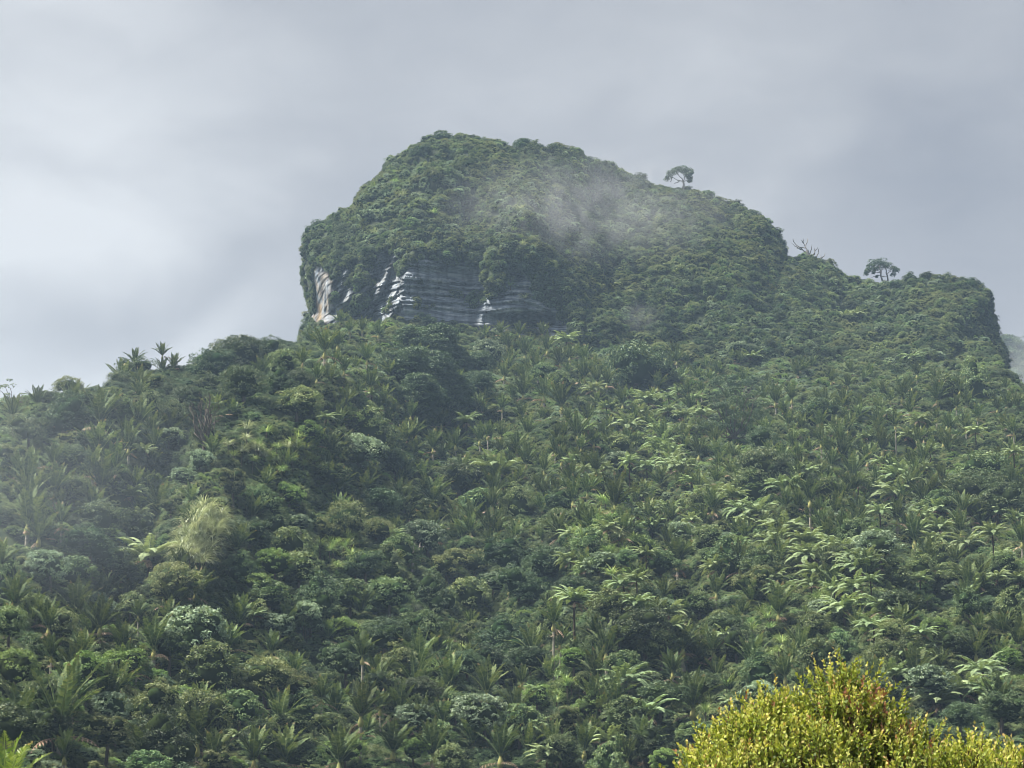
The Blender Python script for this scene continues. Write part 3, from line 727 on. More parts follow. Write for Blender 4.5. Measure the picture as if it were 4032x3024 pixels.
# --- palms ------------------------------------------------------------
def C3(l): return [(x*.16074, 304.8+y*.16074, w*.16074) for x, y, w in l]
def C4(l): return [(x*.16074, 520.6+y*.16074, w*.16074) for x, y, w in l]
def C5(l): return [(330.2+x*.16074, 304.8+y*.16074, w*.16074) for x, y, w in l]
def C6(l): return [(330.2+x*.16074, 520.6+y*.16074, w*.16074) for x, y, w in l]
def C7(l): return [(660.3+x*.16441, 304.8+y*.16441, w*.16441) for x, y, w in l]
def C8(l): return [(660.3+x*.16441, 520.6+y*.16441, w*.16441) for x, y, w in l]
palms = (C3([(1010,320,95),(1080,395,100),(620,740,230),(870,740,170),(1060,800,150),(230,620,120),(80,700,150),(330,1000,150),(460,1030,130),(340,1180,200),(610,940,230),(960,900,160),(800,900,160),(720,1040,200),(190,1000,120),(110,1050,130),(630,1150,220),(460,1200,150),(170,1250,220),(170,1380,250),(380,1370,160),(1880,370,110),(2020,300,170),(1970,470,120),(760,490,160),(870,520,150),(1010,430,100),(700,640,130),(840,360,100),(2100,260,130),(1940,250,120),(2140,420,120)])
 + C4([(90,540,200),(470,600,230),(300,680,200),(620,680,210),(770,530,180),(860,600,120),(1060,510,180),(1215,460,200),(850,930,170),(510,860,190),(320,850,150),(450,1150,300),(370,1310,380),(0,300,180),(1060,1370,150),(1330,1500,220),(1580,1500,220),(900,1500,250),(1740,1280,230),(1690,830,150),(2000,1120,170),(2110,1520,250),(400,1480,180),(30,650,150),(1830,960,150)])
 + C5([(640,900,130),(780,880,130),(930,850,130),(910,650,120),(770,640,130),(970,540,90),(980,820,110),(1230,810,150),(1060,820,110),(1070,650,100),(690,750,110),(1220,1000,150),(1330,1040,140),(1440,980,120),(1650,1040,150),(1510,1230,170),(1770,1260,230),(1500,1120,160),(1600,1180,140),(1980,1330,150),(1820,1440,190),(1560,1360,130),(1720,500,120),(1580,460,150),(1440,640,180),(1330,580,150),(1200,570,130),(1190,480,120),(1290,440,140),(1430,370,120),(1210,320,130),(1100,260,110),(1350,290,120),(1580,350,120),(800,470,80),(230,350,120),(250,520,150),(510,830,130),(390,680,100),(500,700,120),(640,1230,180),(880,1350,150),(2160,1600,160),(2100,1500,130),(1560,900,100),(1640,870,120),(1280,370,120),(1080,450,120),(970,200,80),(1060,180,90),(1180,190,90),(1320,190,90),(2040,520,110),(2150,330,100),(1160,900,130),(1400,920,120),(1600,720,110),(1450,830,120),(830,110,120),(720,80,90),(120,170,90),(200,160,90),(300,190,100),(1490,330,100),(1870,240,90),(2000,130,90),(1780,140,90),(1620,160,90),(60,110,90)])
 + C6([(200,860,170),(290,1000,180),(530,1050,210),(740,1060,230),(1110,440,130),(1390,650,180),(1430,780,150),(190,1230,230),(560,1280,200),(430,1200,200),(310,1180,150),(390,1450,240),(640,1480,230),(1060,1480,250),(60,1480,200),(700,1290,190),(1150,1220,200),(1580,1440,200),(1390,1420,180),(1950,1430,220),(1190,1020,130),(2190,800,180),(2160,280,170),(2130,950,150),(1850,1500,150)])
 + C7([(100,350,90),(225,450,90),(140,820,130),(235,920,140),(800,580,120),(700,600,130),(860,760,110),(780,730,110),(800,860,110),(1110,930,170),(1040,990,130),(1170,1050,180),(910,1200,170),(1000,1130,120),(1430,740,100),(1210,650,110),(1110,600,100),(1330,660,120),(1520,660,100),(1140,770,120),(1350,890,140),(1570,850,120),(1720,850,130),(1600,960,150),(1560,1050,120),(1210,1320,170),(1120,1400,150),(980,1370,130),(1600,1200,140),(1900,1310,150),(1830,1390,140),(1620,1590,180),(320,1250,150),(1010,1590,140),(110,1590,180),(2150,780,110),(1140,500,90),(1040,470,90),(830,430,100),(1560,430,90),(1530,510,90),(1760,770,120),(1930,690,90),(1800,620,90),(970,750,120),(980,850,130),(2200,1450,150),(1180,1140,130),(1400,590,90),(640,1590,130),(1260,960,120),(250,540,80),(1820,530,90),(330,850,120),(20,240,90),(150,230,90),(1860,760,110),(2050,640,90),(1680,700,90)])
 + C8([(340,450,150),(500,570,100),(140,790,190),(325,810,160),(560,900,230),(850,800,180),(970,880,160),(340,960,150),(210,850,150),(760,960,170),(1880,400,170),(1860,540,200),(1540,570,130),(1940,680,130),(2090,700,170),(1920,820,180),(70,950,140),(2190,690,120)]))
tallpalm = {}     # pixel -> trunk showing
TALL = [(201,858),(190,1230),(1390,650)]
# random filler palms on the open palm slopes
def palm_density(u, v):
    d = 0
    if 330 < u < 1015 and 345 < v < 540 and v > 345 + .12*max(0, u-600): d = 1.0
    if u > 900 and 380 < v < 560: d = 1.
    if u < 170 and 400 < v < 560: d = .8
    if v > 640 and u < 650: d = .6
    if 200 < u < 400 and v > 410: d = 0
    if u > 650 and v > 560: d = .35
    return d
cand = []
rr_ = np.random.default_rng(5)
pos = [(u, v, w) for u, v, w in palms]
tries = 0
N_PALM = 292
while len(pos) < N_PALM and tries < 6000:
    tries += 1; u, v = rr_.uniform(0, 1020), rr_.uniform(345, 765)
    if rr_.random() > palm_density(u, v) or v < np.interp(u, CU, CV) + 8: continue
    Yl = np.interp(v, VR[::-1], [np.interp(u, UC, YT[k]) for k in range(len(VR))][::-1]); w = 4.6*F/Yl*rr_.uniform(.75, 1.1)
    if min(math.hypot(u-p[0], (v-p[1])*1.3) for p in pos) < w*.55: continue
    pos.append((u, v, w))
pos.sort(key=lambda p: p[1])
def make_palm(u, v, w, k, loc=None):
    rg = random.Random(k*13+5)
    tall = any(abs(u-q[0]) < 6 and abs(v-q[1]) < 6 for q in ((362,659),(361,718),(553,625),(162,356),(459,380),(895,426),(1013,433),(810,503),(488,437)))
    gap = rg.uniform(6, 7.5) if tall else rg.uniform(1.9, 3.1)
    x, Y, z, g = on_slope(u, v, gap)
    s = min(2.2, max(.6, width_to_scale(w, Y, 3.0)))
    e = empty('nikau_palm', (x, Y, z), rg.uniform(0, 6.28), s)
    i = k % len(PALM); far = w < 19
    me = PALM_FAR[k % 3] if far else PALM[i]
    h = g/s
    tilt = (rg.uniform(-.08, .08), rg.uniform(-.08, .08), 0)
    child('crown', me, e, (0, 0, h + .15), (1, 1, rg.uniform(.92, 1.08)), tilt)
    cs = child('crownshaft', SHAFT, e, (0, 0, h))
    child('trunk', PTRUNK[k % 3], e, (0, 0, h), (1, 1, h + .8))
    if not far and rg.random() < .5: child('flower_stalks', FLOWERS[k % 2], cs)
    size = 'large' if w > 32 else ('middling' if w > 20 else 'small')
    look = ['dark-fronded', 'brown-tipped', 'wide-crowned', 'narrow-crowned', 'full-crowned', 'stiff-fronded'][i]
    st = 'tall bare-trunked nikau palm' if tall else f'{size} {look} nikau palm'
    lab = f'{st} {region(u, v)}'
    tag(e, lab, 'palm tree', 'nikau palms: ' + lab)
    things.append(('palm', u, v, w))
for k, (u, v, w) in enumerate(pos): make_palm(u, v, w, k)

# --- tree ferns ---------------------------------------------------------
ferns = (C3([(980,1170,240),(820,1190,180),(920,1580,330),(2030,710,140),(1090,830,120),(850,1330,180),(900,910,130)])
 + C4([(1600,590,120),(1480,1340,150)])
 + C5([(1050,1050,280),(1860,980,130),(850,730,150),(1720,640,110),(1470,230,150),(1690,190,150),(1640,530,150),(1860,560,90),(1980,610,170),(1850,760,200),(2050,780,150),(2060,890,200),(2130,1020,180),(2130,950,150),(1510,980,130),(1930,1190,130),(390,1430,130),(260,560,110),(1950,680,130),(2100,660,130)])
 + C6([(1520,500,240),(1840,1000,300),(1980,1210,280),(1240,1310,220),(1350,1470,220),(1740,1370,230),(1265,1060,110),(740,1430,110)])
 + C7([(760,1130,220),(590,1270,250),(760,1380,290),(330,1150,200),(440,1170,170),(240,1180,160),(1440,1060,200),(1430,1150,250),(1330,1140,180),(1690,1250,180),(1700,1370,180),(1460,1010,150),(1100,1510,260),(900,1530,220),(1180,1550,200),(700,1450,220),(880,1450,200),(1860,1460,200),(2020,1400,170),(2150,900,130),(60,900,150),(60,960,170),(120,1000,170),(50,1250,150),(1530,330,110),(1120,150,100),(1200,160,110),(560,320,120),(140,680,130),(480,1250,160),(520,1330,150)])
 + C8([(900,230,200),(1190,300,230),(1180,410,220),(940,320,180),(920,390,160),(1120,550,260),(1370,550,260),(1300,650,230),(1390,700,180),(1080,200,200),(1420,940,250),(1530,830,200),(1960,920,250),(1830,1050,260),(2010,1050,260),(1700,1110,230),(2190,370,180),(2130,520,150),(230,1040,150),(420,1110,120),(1250,250,190),(1120,240,180),(1060,420,170)]))
tries = 0
while len(ferns) < 165 and tries < 4000:
    tries += 1; u, v = rr_.uniform(560, 1020), rr_.uniform(360, 640)
    if v < 360 + .15*(u-560) or (v > 600 and rr_.random() < .5): continue
    Yl = np.interp(v, VR[::-1], [np.interp(u, UC, YT[k]) for k in range(len(VR))][::-1]); w = 4.2*F/Yl*rr_.uniform(.7, 1.1)
    if min(math.hypot(u-p[0], (v-p[1])*1.4) for p in ferns) < w*.6: continue
    if min(math.hypot(u-p[0], (v-p[1])*1.4) for p in pos) < w*.4: continue
    ferns.append((u, v, w))
def make_fern(u, v, w, k):
    rg = random.Random(k*7+1)
    tall = any(abs(u-q[0]) < 7 and abs(v-q[1]) < 7 for q in ((629,462),(575,601),(992,535),(1014,453)))
    on_b = v < 350 and u > 700
    if on_b: x, Y, z, g, _n = on_bluff_at(u, v)
    else: x, Y, z, g = on_slope(u, v, 6.5 if tall else rg.uniform(2.0, 3.4))
    s = min(2.3, max(.5, width_to_scale(w, Y, 3.6)))
    e = empty('tree_fern', (x, Y, z), rg.uniform(0, 6.28), s); h = g/s
    child('crown', FERN[k % 4], e, (0, 0, h), (1, 1, rg.uniform(.85, 1.1)), (rg.uniform(-.12, .12), rg.uniform(-.12, .12), 0))
    child('trunk', FTRUNK[k % 2], e, (0, 0, h), (1, 1, h + .8))
    size = 'large' if w > 34 else ('middling' if w > 22 else 'small')
    look = ['pale green', 'silvery green', 'flat topped', 'arching'][k % 4]
    lab = ('tall thin-trunked tree fern ' if tall else f'{size} {look} tree fern ') + region(u, v, on_b)
    tag(e, lab, 'tree fern', 'tree ferns: ' + lab); things.append(('fern', u, v, w))

# bluff lookup: nearest mesh point in the picture plane among the front face
from mathutils import kdtree
sel = np.arange(BU.size); kd = kdtree.KDTree(len(sel))
_bu = BU.ravel(); _bv = BV.ravel(); _bp = BP.reshape(-1, 3)
for i in sel: kd.insert((_bu[i], _bv[i], 0), int(i))
kd.balance()
dPi = np.gradient(BP, axis=0); dPj = np.gradient(BP, axis=1); BN = unit(np.cross(dPi, dPj)); BN = np.where(BN[..., 1:2] > 0, -BN, BN)
_bn = BN.reshape(-1, 3)
def on_bluff_at(u, v, gap=2.0):
    _c, i, _d = kd.find((u, v, 0)); p = _bp[i]; return float(p[0]), float(p[1]-.5), float(p[2]-gap*.8), gap, _bn[i]
for k, (u, v, w) in enumerate(ferns): make_fern(u, v, w, k)

# --- broadleaf trees ------------------------------------------------------
T = {0: 'dark', 1: 'mid', 2: 'grey', 3: 'bright', 4: 'olive'}
TN = {'dark': 'dark green', 'mid': 'mid green', 'grey': 'silvery green', 'bright': 'bright green', 'olive': 'olive brown'}
trees = [(135,372,42,0),(120,380,26,0),(150,380,24,4),(215,362,48,0),(241,352,52,0),(268,352,36,0),(285,360,34,1),(244,380,46,0),(205,382,34,0),(222,392,36,0),(190,395,36,0),(64,412,52,0),(30,425,40,0),(45,410,28,0),(85,406,40,0),(60,410,36,1),(104,402,34,0),(34,413,32,1),
 (90,440,34,0),(70,455,36,0),(150,400,34,1),(170,412,36,1),(100,512,42,0),(90,538,52,0),(112,556,52,0),(75,565,45,1),(50,560,40,2),(297,398,50,1),(300,379,32,0),(280,380,30,0),(307,430,36,3),(200,457,28,2),(186,474,26,2),(257,498,42,1),(233,480,36,4),
 (275,515,40,1),(250,530,40,0),(290,540,46,1),(240,560,36,1),(300,565,46,1),(270,590,44,1),(320,590,48,0),(215,505,30,1),(330,470,36,1),(340,440,34,1),
 (198,622,60,2),(170,640,40,1),(212,652,62,1),(151,697,52,4),(265,667,56,4),(109,724,48,4),(16,660,48,3),(8,716,52,0),(257,579,30,3),(201,707,60,1),(240,700,50,1),(300,700,44,1),(60,620,40,1),(35,600,36,1),(10,570,40,1),(130,600,30,1),(330,720,40,1),
 (367,422,58,1),(359,448,46,2),(394,459,42,0),(385,440,36,0),(459,476,48,0),(480,500,40,1),(518,496,42,1),(349,516,50,4),(380,500,40,0),(410,500,46,0),(427,535,44,2),(475,557,38,4),(400,540,44,1),(365,560,40,0),(636,364,62,0),(655,372,34,0),(620,372,30,0),(618,443,34,1),(491,352,34,2),(545,372,30,1),(560,380,28,1),
 (388,556,40,1),(446,560,42,4),(547,560,52,0),(507,552,44,0),(520,580,46,0),(470,590,44,1),(430,590,44,0),(390,590,46,1),(350,590,42,1),(507,634,66,0),(495,656,52,0),(530,655,46,0),(470,630,40,1),(420,622,48,1),(385,630,50,0),(400,655,50,1),(573,654,36,3),(343,625,34,3),(345,655,48,0),(375,680,40,0),(420,685,46,0),(637,576,18,4),(644,618,58,0),(610,600,46,1),(600,640,44,1),(660,640,40,1),(625,660,44,1),
 (483,707,52,2),(455,700,36,1),(562,714,34,4),(620,707,52,1),(590,700,36,3),(520,715,42,1),(440,730,40,1),(560,745,40,1),(660,690,44,0),(650,740,44,0),
 (765,440,40,0),(762,462,46,0),(752,479,50,1),(775,470,40,0),(820,412,44,1),(973,378,50,1),(950,385,36,1),(973,484,56,0),(997,496,50,0),(989,470,60,1),(940,500,36,1),(729,548,52,1),(710,535,36,1),(760,560,40,1),(879,540,50,2),(855,530,40,1),(680,529,32,2),(700,500,36,1),
 (752,577,42,4),(724,620,34,0),(735,640,34,0),(811,620,40,1),(820,650,50,1),(840,640,40,1),(932,676,48,2),(948,572,46,1),(920,560,40,1),(970,600,44,1),(900,600,40,0),(910,640,42,1),(880,650,40,1),(1007,654,30,3),(772,588,32,1),(700,600,34,1),(690,640,34,1),(960,640,40,0),(1000,700,50,0),(960,710,40,0),(1010,600,40,1),(1005,560,34,1),(700,680,40,0),(760,660,40,1),
 (560,520,36,1),(590,540,40,1),(610,520,34,3),(640,545,34,3),(660,560,36,1),(560,500,34,0),(600,560,34,2),(575,585,36,0)]
tries = 0
while len(trees) < 245 and tries < 6000:
    tries += 1; u, v = rr_.uniform(0, 1020), rr_.uniform(380, 765)
    if math.hypot(u-203, v-538) < 42: continue
    if v < 380 + .1*max(0, u-600) : continue
    Yl = np.interp(v, VR[::-1], [np.interp(u, UC, YT[k]) for k in range(len(VR))][::-1]); w = 5.4*F/Yl*rr_.uniform(.6, 1.1)
    if min(math.hypot(u-p[0], (v-p[1])*1.3) for p in trees) < (w+20)*.45: continue
    if 830 < u and v > 690: continue
    if u > 400 and v < 545 and rr_.random() < .85: continue
    trees.append((u, v, w, int(rr_.choice([0, 1, 1, 2, 3, 4]))))
def make_tree(u, v, w, ty, k):
    rg = random.Random(k*3+2); kind = T[ty]
    x, Y, z, g = on_slope(u, v, w*.55*380/F*.9 + .8)
    s = min(2.4, max(.35, width_to_scale(w, Y, 6.2)))
    # sink so the crown's middle sits a little under half its width above the ground
    e = empty('broadleaf_tree', (x, Y, z), rg.uniform(0, 6.28), s)
    h = max(g/s*.8, .9); i = k % len(CROWN[kind])
    child('crown', CROWN[kind][i], e, (0, 0, h), (1, rg.uniform(.85, 1.15), rg.uniform(.85, 1.15)))
    child('trunk', TTRUNK[k % 3], e, (0, 0, h + .4), (1, 1, h + 1.2))
    size = 'large' if w > 46 else ('middling' if w > 34 else 'small')
    shape = ['lumpy', 'rounded', 'domed'][i]
    lab = f'{size} {shape} {TN[kind]} tree {region(u, v)}'
    tag(e, lab, 'tree', 'broadleaf trees: ' + lab); things.append(('tree', u, v, w)); return e
for k, (u, v, w, ty) in enumerate(trees): make_tree(u, v, w, ty, k)
# the tall dark clump against the foot of the cliff
for k, (u, v, sc_, where) in enumerate([(430, 350, 1.0, 'topmost tree of the dark clump against the cliff foot'), (404, 370, .85, 'left shoulder tree of the dark clump against the cliff foot'), (456, 368, .95, 'right shoulder tree of the dark clump against the cliff foot'),
                          (428, 378, 1.0, 'middle tree of the dark clump below the cliff'), (413, 400, .85, 'lower left tree of the dark clump below the cliff'), (447, 400, .9, 'lower right tree of the dark clump below the cliff'), (472, 388, .7, 'small outlying tree right of the dark clump below the cliff')]):
    sc_ *= 1.3; x, Y, z, g = on_slope(u, v, 4.4*sc_)
    e = empty('broadleaf_tree', (x, Y, z), k*1.3, sc_)
    child('crown', BIG, e, (0, 0, g/sc_*.9)); child('trunk', TTRUNK[k % 3], e, (0, 0, g/sc_), (2, 2, g/sc_ + 1))
    tag(e, where, 'tree')

# --- shrubs on the bluff ---------------------------------------------------
def bluff_points(n, seed, spacing):
    rg = np.random.default_rng(seed); area = np.linalg.norm(np.cross(dPi, dPj), axis=-1).ravel()
    ok = ((BBARE.ravel() < .5) | ((vnoise(_bp, .45) > .6) & (_bu > 340))) & (BV.ravel() < 400) & (BU.ravel() > 295) & (BU.ravel() < 1030)
    w = area*ok; idx = rg.choice(len(w), n, p=w/w.sum()); return idx
def shrub_kind(rg, u, v, p):
    nn = float(vnoise(np.array([p]), .09)[0]) + .25*rg.normal()
    light = .35 if (500 < u < 570 and 190 < v < 300) or (370 < u < 470 and 180 < v < 260) else 0
    if light and rg.random() < .45: return 'olive' if rg.random() < .5 else 'grey'
    if nn > .45: return 'olive'
    if nn > .05: return 'mid'
    if nn > -.35: return 'dark'
    return 'grey' if rg.random() < .25 else 'mid'
KINDS = ['dark', 'mid', 'grey', 'bright', 'olive']
idx = bluff_points(9000, 2, 0)
rgs = np.random.default_rng(8)
# 290 of the bushes as things: spread evenly
chosen = []; cell = {}
for i in idx:
    u, v = _bu[i], _bv[i]
    if any(abs(u-a_) < 13 and abs(v-b_) < 9 for a_, b_ in [(c[0], c[1]) for c in chosen]): continue
    chosen.append((u, v, i))
    if len(chosen) >= 285: break
SRC = {}
for o in bpy.data.objects:
    if o.name.startswith('crown') and o.data: SRC.setdefault(o.data.name, o)
for k, (u, v, i) in enumerate(chosen):
    p = _bp[i]; n = _bn[i]; kind = shrub_kind(rgs, u, v, p); s = rgs.uniform(.5, .85)
    mi_ = k % len(CROWN[kind])
    e = empty('shrub', p - n*.5*s, rgs.uniform(0, 6.28), s)
    child('crown', CROWN[kind][mi_], e, (0, 0, 1.2)); child('stem', TTRUNK[k % 3], e, (0, 0, 1.0), (.5, .5, 2.0))
    lab = f"{'wide' if s > .68 else 'compact'} {['lumpy', 'rounded', 'domed'][mi_]} {TN[kind]} bush {region(u, v, True)}"
    tag(e, lab, 'bush', 'bushes on the bluff: ' + lab)

# emergent trees along the skyline of the bluff
rgk = np.random.default_rng(31)
SKY = [(429,139,14),(441,138,17),(467,138,18),(499,143,12),(525,147,17),(535,150,14),(563,151,16),(575,153,13),(596,164,14),(609,166,12),(625,173,11),(639,179,14),(662,190,11),(707,196,13),(722,205,14),(735,210,12),(752,217,14),(766,228,13),(779,246,13),(790,261,11),
       (820,269,13),(838,277,12),(853,285,13),(912,286,13),(927,284,14),(940,281,16),(955,283,14),(972,287,14),(984,298,12),(376,184,11),(346,213,11),(316,240,12)]
for k, (u, v, w) in enumerate(SKY):
    _c, i, _d = kd.find((u, v + 6, 0)); p = _bp[i]; kind = ['dark', 'mid', 'olive', 'dark'][k % 4]; s_ = w*640/F/6.2*1.25
    me = CROWN[kind][k % len(CROWN[kind])]; e = empty('broadleaf_tree', (p[0], p[1]+1, p[2]), rgk.uniform(0, 6.28), s_)
    child('crown', me, e, (0, 0, 1.6), (1, 1, rgk.uniform(.7, 1.1))); child('trunk', TTRUNK[k % 3], e, (0, 0, 1.8), (1, 1, 3.2))
    lab = f"{'wide' if w > 14 else 'small'} {TN[kind]} tree breaking the skyline " + region(u, v + 6, True); tag(e, lab, 'tree', 'skyline trees: ' + lab)

# --- strap leaf clumps ------------------------------------------------------
fl = []
rgf = np.random.default_rng(19)
def add_fl(u0, v0, ru, rv, n, w0, w1, pale):
    for _ in range(n): fl.append((u0 + rgf.normal(0, ru), v0 + rgf.normal(0, rv), rgf.uniform(w0, w1), pale))
for (u, v) in [(198,524),(211,520),(188,538),(199,536),(210,536),(184,552),(196,551),(206,552),(215,533),(219,518),(204,508),(193,520),(200,514),(208,512),(216,516),(186,532),(196,529),(206,528),(216,530),(182,545),(192,544),(203,545),(190,556),(200,560),(222,524),(212,543)]: fl.append((u, v, 27, True))
add_fl(285, 448, 22, 10, 26, 12, 19, False); add_fl(255, 440, 12, 8, 8, 12, 17, True); add_fl(345, 545, 12, 22, 24, 15, 24, False)
add_fl(320, 455, 14, 10, 12, 12, 18, False); add_fl(600, 545, 20, 22, 30, 15, 22, False); add_fl(610, 535, 8, 8, 5, 15, 20, True); add_fl(450, 630, 9, 22, 12, 16, 22, False)
add_fl(560, 680, 8, 18, 8, 16, 24, False); add_fl(308, 620, 5, 8, 4, 15, 20, False); add_fl(775, 625, 16, 16, 12, 15, 22, False); add_fl(826, 590, 7, 14, 8, 16, 22, False); add_fl(925, 580, 6, 10, 5, 16, 20, False); add_fl(715, 700, 9, 16, 6, 18, 24, False)
def make_flax(u, v, w, pale, k, bluff=False):
    if bluff: x, Y, z, g, _n = on_bluff_at(u, v, .6)
    else: x, Y, z, g = on_slope(u, v, 3.2 if (pale and v > 500) else 2.3)
    s = min(2.0, max(.5, width_to_scale(w, Y, 2.6)))
    e = empty('strap_leaf_clump', (x, Y, z + g - .3), rgf.uniform(0, 6.28), s)
    child('leaves', (FLAXP if pale else FLAX)[k % 2], e); child('stem', TTRUNK[k % 3], e, (0, 0, .1), (.35, .35, (g+.6)/s))
    lab = f"{'pale' if pale else 'green'} drooping strap leaf clump {region(u, v, bluff)}"
    tag(e, lab, 'strap leaf plant', 'strap leaf clumps: ' + lab)
for k, (u, v, w, pl) in enumerate(fl): make_flax(u, v, w, pl, k)
for k in range(40):
    u, v = (rgf.uniform(500, 575), rgf.uniform(215, 300)) if k < 24 else (rgf.uniform(370, 440), rgf.uniform(180, 255))
    make_flax(u, v, rgf.uniform(9, 13), k % 4 == 0, k, True)

# --- stuff: everything smaller or farther, one object per kind ---------------
def scatter(name, pts, rots, scl, idx, sources, label):
    me = bpy.data.meshes.new(name); me.vertices.add(len(pts)); me.vertices.foreach_set('co', np.asarray(pts, np.float32).ravel())
    a = me.attributes.new('rot', 'FLOAT_VECTOR', 'POINT'); a.data.foreach_set('vector', np.asarray(rots, np.float32).ravel())
    a = me.attributes.new('scl', 'FLOAT', 'POINT'); a.data.foreach_set('value', np.asarray(scl, np.float32))
    a = me.attributes.new('src', 'INT', 'POINT'); a.data.foreach_set('value', np.asarray(idx, np.int32))
    me.update()
    ob = link(bpy.data.objects.new(name, me)); ob['kind'] = 'stuff'; ob['label'] = label
    g = bpy.data.node_groups.new(name, 'GeometryNodeTree')
    g.interface.new_socket(name='Geometry', in_out='INPUT', socket_type='NodeSocketGeometry'); g.interface.new_socket(name='Geometry', in_out='OUTPUT', socket_type='NodeSocketGeometry')
    gi = g.nodes.new('NodeGroupInput'); go = g.nodes.new('NodeGroupOutput'); jn = g.nodes.new('GeometryNodeJoinGeometry')
    def attr(nm, dt):
        n = g.nodes.new('GeometryNodeInputNamedAttribute'); n.data_type = dt; n.inputs['Name'].default_value = nm
        return [s for s in n.outputs if s.enabled and s.name == 'Attribute'][0]
    ar, as_, ai = attr('rot', 'FLOAT_VECTOR'), attr('scl', 'FLOAT'), attr('src', 'INT')
    for k, so in enumerate(sources):
        oi = g.nodes.new('GeometryNodeObjectInfo'); oi.transform_space = 'ORIGINAL'; oi.inputs['Object'].default_value = so; oi.inputs['As Instance'].default_value = True
        cm = g.nodes.new('FunctionNodeCompare'); cm.data_type = 'INT'; cm.operation = 'EQUAL'
        ins = [s for s in cm.inputs if s.enabled and s.type == 'INT']; g.links.new(ai, ins[0]); ins[1].default_value = k
        ip = g.nodes.new('GeometryNodeInstanceOnPoints')
        g.links.new(gi.outputs[0], ip.inputs['Points']); g.links.new(cm.outputs[0], ip.inputs['Selection']); g.links.new(oi.outputs['Geometry'], ip.inputs['Instance'])
        g.links.new(ar, ip.inputs['Rotation']); g.links.new(as_, ip.inputs['Scale']); g.links.new(ip.outputs[0], jn.inputs[0])
    g.links.new(jn.outputs[0], go.inputs[0])
    md = ob.modifiers.new('scatter', 'NODES'); md.node_group = g
    return ob
src_objs = []; src_kind = {}
for kk in KINDS:
    for me in CROWN[kk]:
        so = next(o for o in bpy.data.objects if o.data == me); src_kind.setdefault(kk, []).append(len(src_objs)); src_objs.append(so)
# hillside undergrowth
rg = np.random.default_rng(77)
n = 62000
# even in world area: sample the (a, Y) grid weighted by Y
aa = rg.uniform(uv_to_ae(-330, 500)[0], uv_to_ae(1350, 500)[0], n*2); yy = np.sqrt(rg.uniform(168**2, 600**2, n*2))
zz = hill_z(aa*yy, yy); uu, vv = xyz_to_uv(aa*yy, yy, zz)
keep = (zz > .5) & (vv < 1000) & (vv > 315) & (yy > 170)
outside = (uu < -30) | (uu > 1054) | (vv > 800)
near_strap = (((uu-203)/26)**2 + ((vv-536)/30)**2 < 1) | ((((uu-345)/16)**2 + ((vv-545)/30)**2 < 1) & (rg.random(n*2) < .5)) | ((((uu-602)/26)**2 + ((vv-545)/28)**2 < 1) & (rg.random(n*2) < .5)) | ((((uu-285)/30)**2 + ((vv-448)/14)**2 < 1) & (rg.random(n*2) < .5))
keep &= ~near_strap
keep &= ~(outside & (rg.random(n*2) < .55))
hp = np.stack([aa*yy, yy, zz], -1)[keep][:n]; hu, hv = uu[keep][:n], vv[keep][:n]
nn = vnoise(hp*np.array([1, 1, 0]), 1/22.) + .5*vnoise(hp*np.array([1, 1, 0]) + 40, 1/7.)
hk = []
for u, v, q in zip(hu, hv, nn):
    r_ = q + .28*rg.normal()
    if 120 < u < 330 and v > 640: r_ += .22
    if 300 < u < 600 and v > 540: r_ -= .3
    if u < 300 and v < 400: r_ -= .5
    if u > 330 and v < 545: r_ += .22
    kd_ = 'dark' if r_ < -.32 else ('mid' if r_ < .38 else ('olive' if r_ < .62 else ('grey' if rg.random() < .5 else 'bright')))
    hk.append(rg.choice(src_kind[kd_]))
sc = np.clip(rg.lognormal(math.log(.30), .30, len(hp)), .16, .6)
rot = np.stack([rg.normal(0, .12, len(hp)), rg.normal(0, .12, len(hp)), rg.uniform(0, 6.28, len(hp))], -1)
hp[:, 2] += sc*.35
scatter('undergrowth', hp, rot, sc, hk, src_objs, 'dense mixed undergrowth covering the lower slope')
# bluff scrub
idx = bluff_points(24000, 4, 0)
bp_ = _bp[idx]; bn_ = _bn[idx]; bs = np.clip(rg.lognormal(math.log(.25), .32, len(idx)), .13, .5)
bk = [rg.choice(src_kind[shrub_kind(rg, _bu[i], _bv[i], _bp[i])]) for i in idx]
bp2 = bp_ + bn_*(bs*.3)[:, None] + np.array([0, 0, .1])
edge = (_bu[idx] < 312) & (_bv[idx] > 262) & (_bv[idx] < 330)
rot = np.stack([rg.normal(0, .2, len(idx)), rg.normal(0, .2, len(idx)), rg.uniform(0, 6.28, len(idx))], -1)
ke = ~edge
rim = BP[:, :5].reshape(-1, 3)[(BV[:, :5].ravel() < 300) & (BU[:, :5].ravel() < 1010)]
ri = rg.integers(0, len(rim), 3500); back = rg.uniform(.3, 7, 3500)
bp2 = np.r_[bp2, rim[ri] + np.stack([0*back, back, -.12*back], -1)]; rot = np.r_[rot, np.c_[np.zeros((3500, 2)), rg.uniform(0, 6.28, 3500)]]
bs = np.r_[bs, rg.uniform(.2, .42, 3500)]; bk = list(bk) + list(rg.choice(src_kind['dark'] + src_kind['mid'], 3500)); ke = np.r_[ke, np.ones(3500, bool)]
scatter('scrub', bp2[ke], rot[ke], bs[ke], np.array(bk)[ke], src_objs, 'low dense scrub clothing the bluff')
# far forest on the misty hill
fp = FARP[:, :16].reshape(-1, 3); fi = rg.integers(0, len(fp), 1500); fpp = fp[fi] + rg.normal(0, 5, (1500, 3))*np.array([1, 1, .3])
scatter('far_forest', fpp, np.stack([0*fi, 0*fi, rg.uniform(0, 6.28, 1500)], -1), rg.uniform(1.0, 2.2, 1500), rg.choice(src_kind['dark'], 1500), src_objs, 'misty forest on the hill beyond the ridge end')
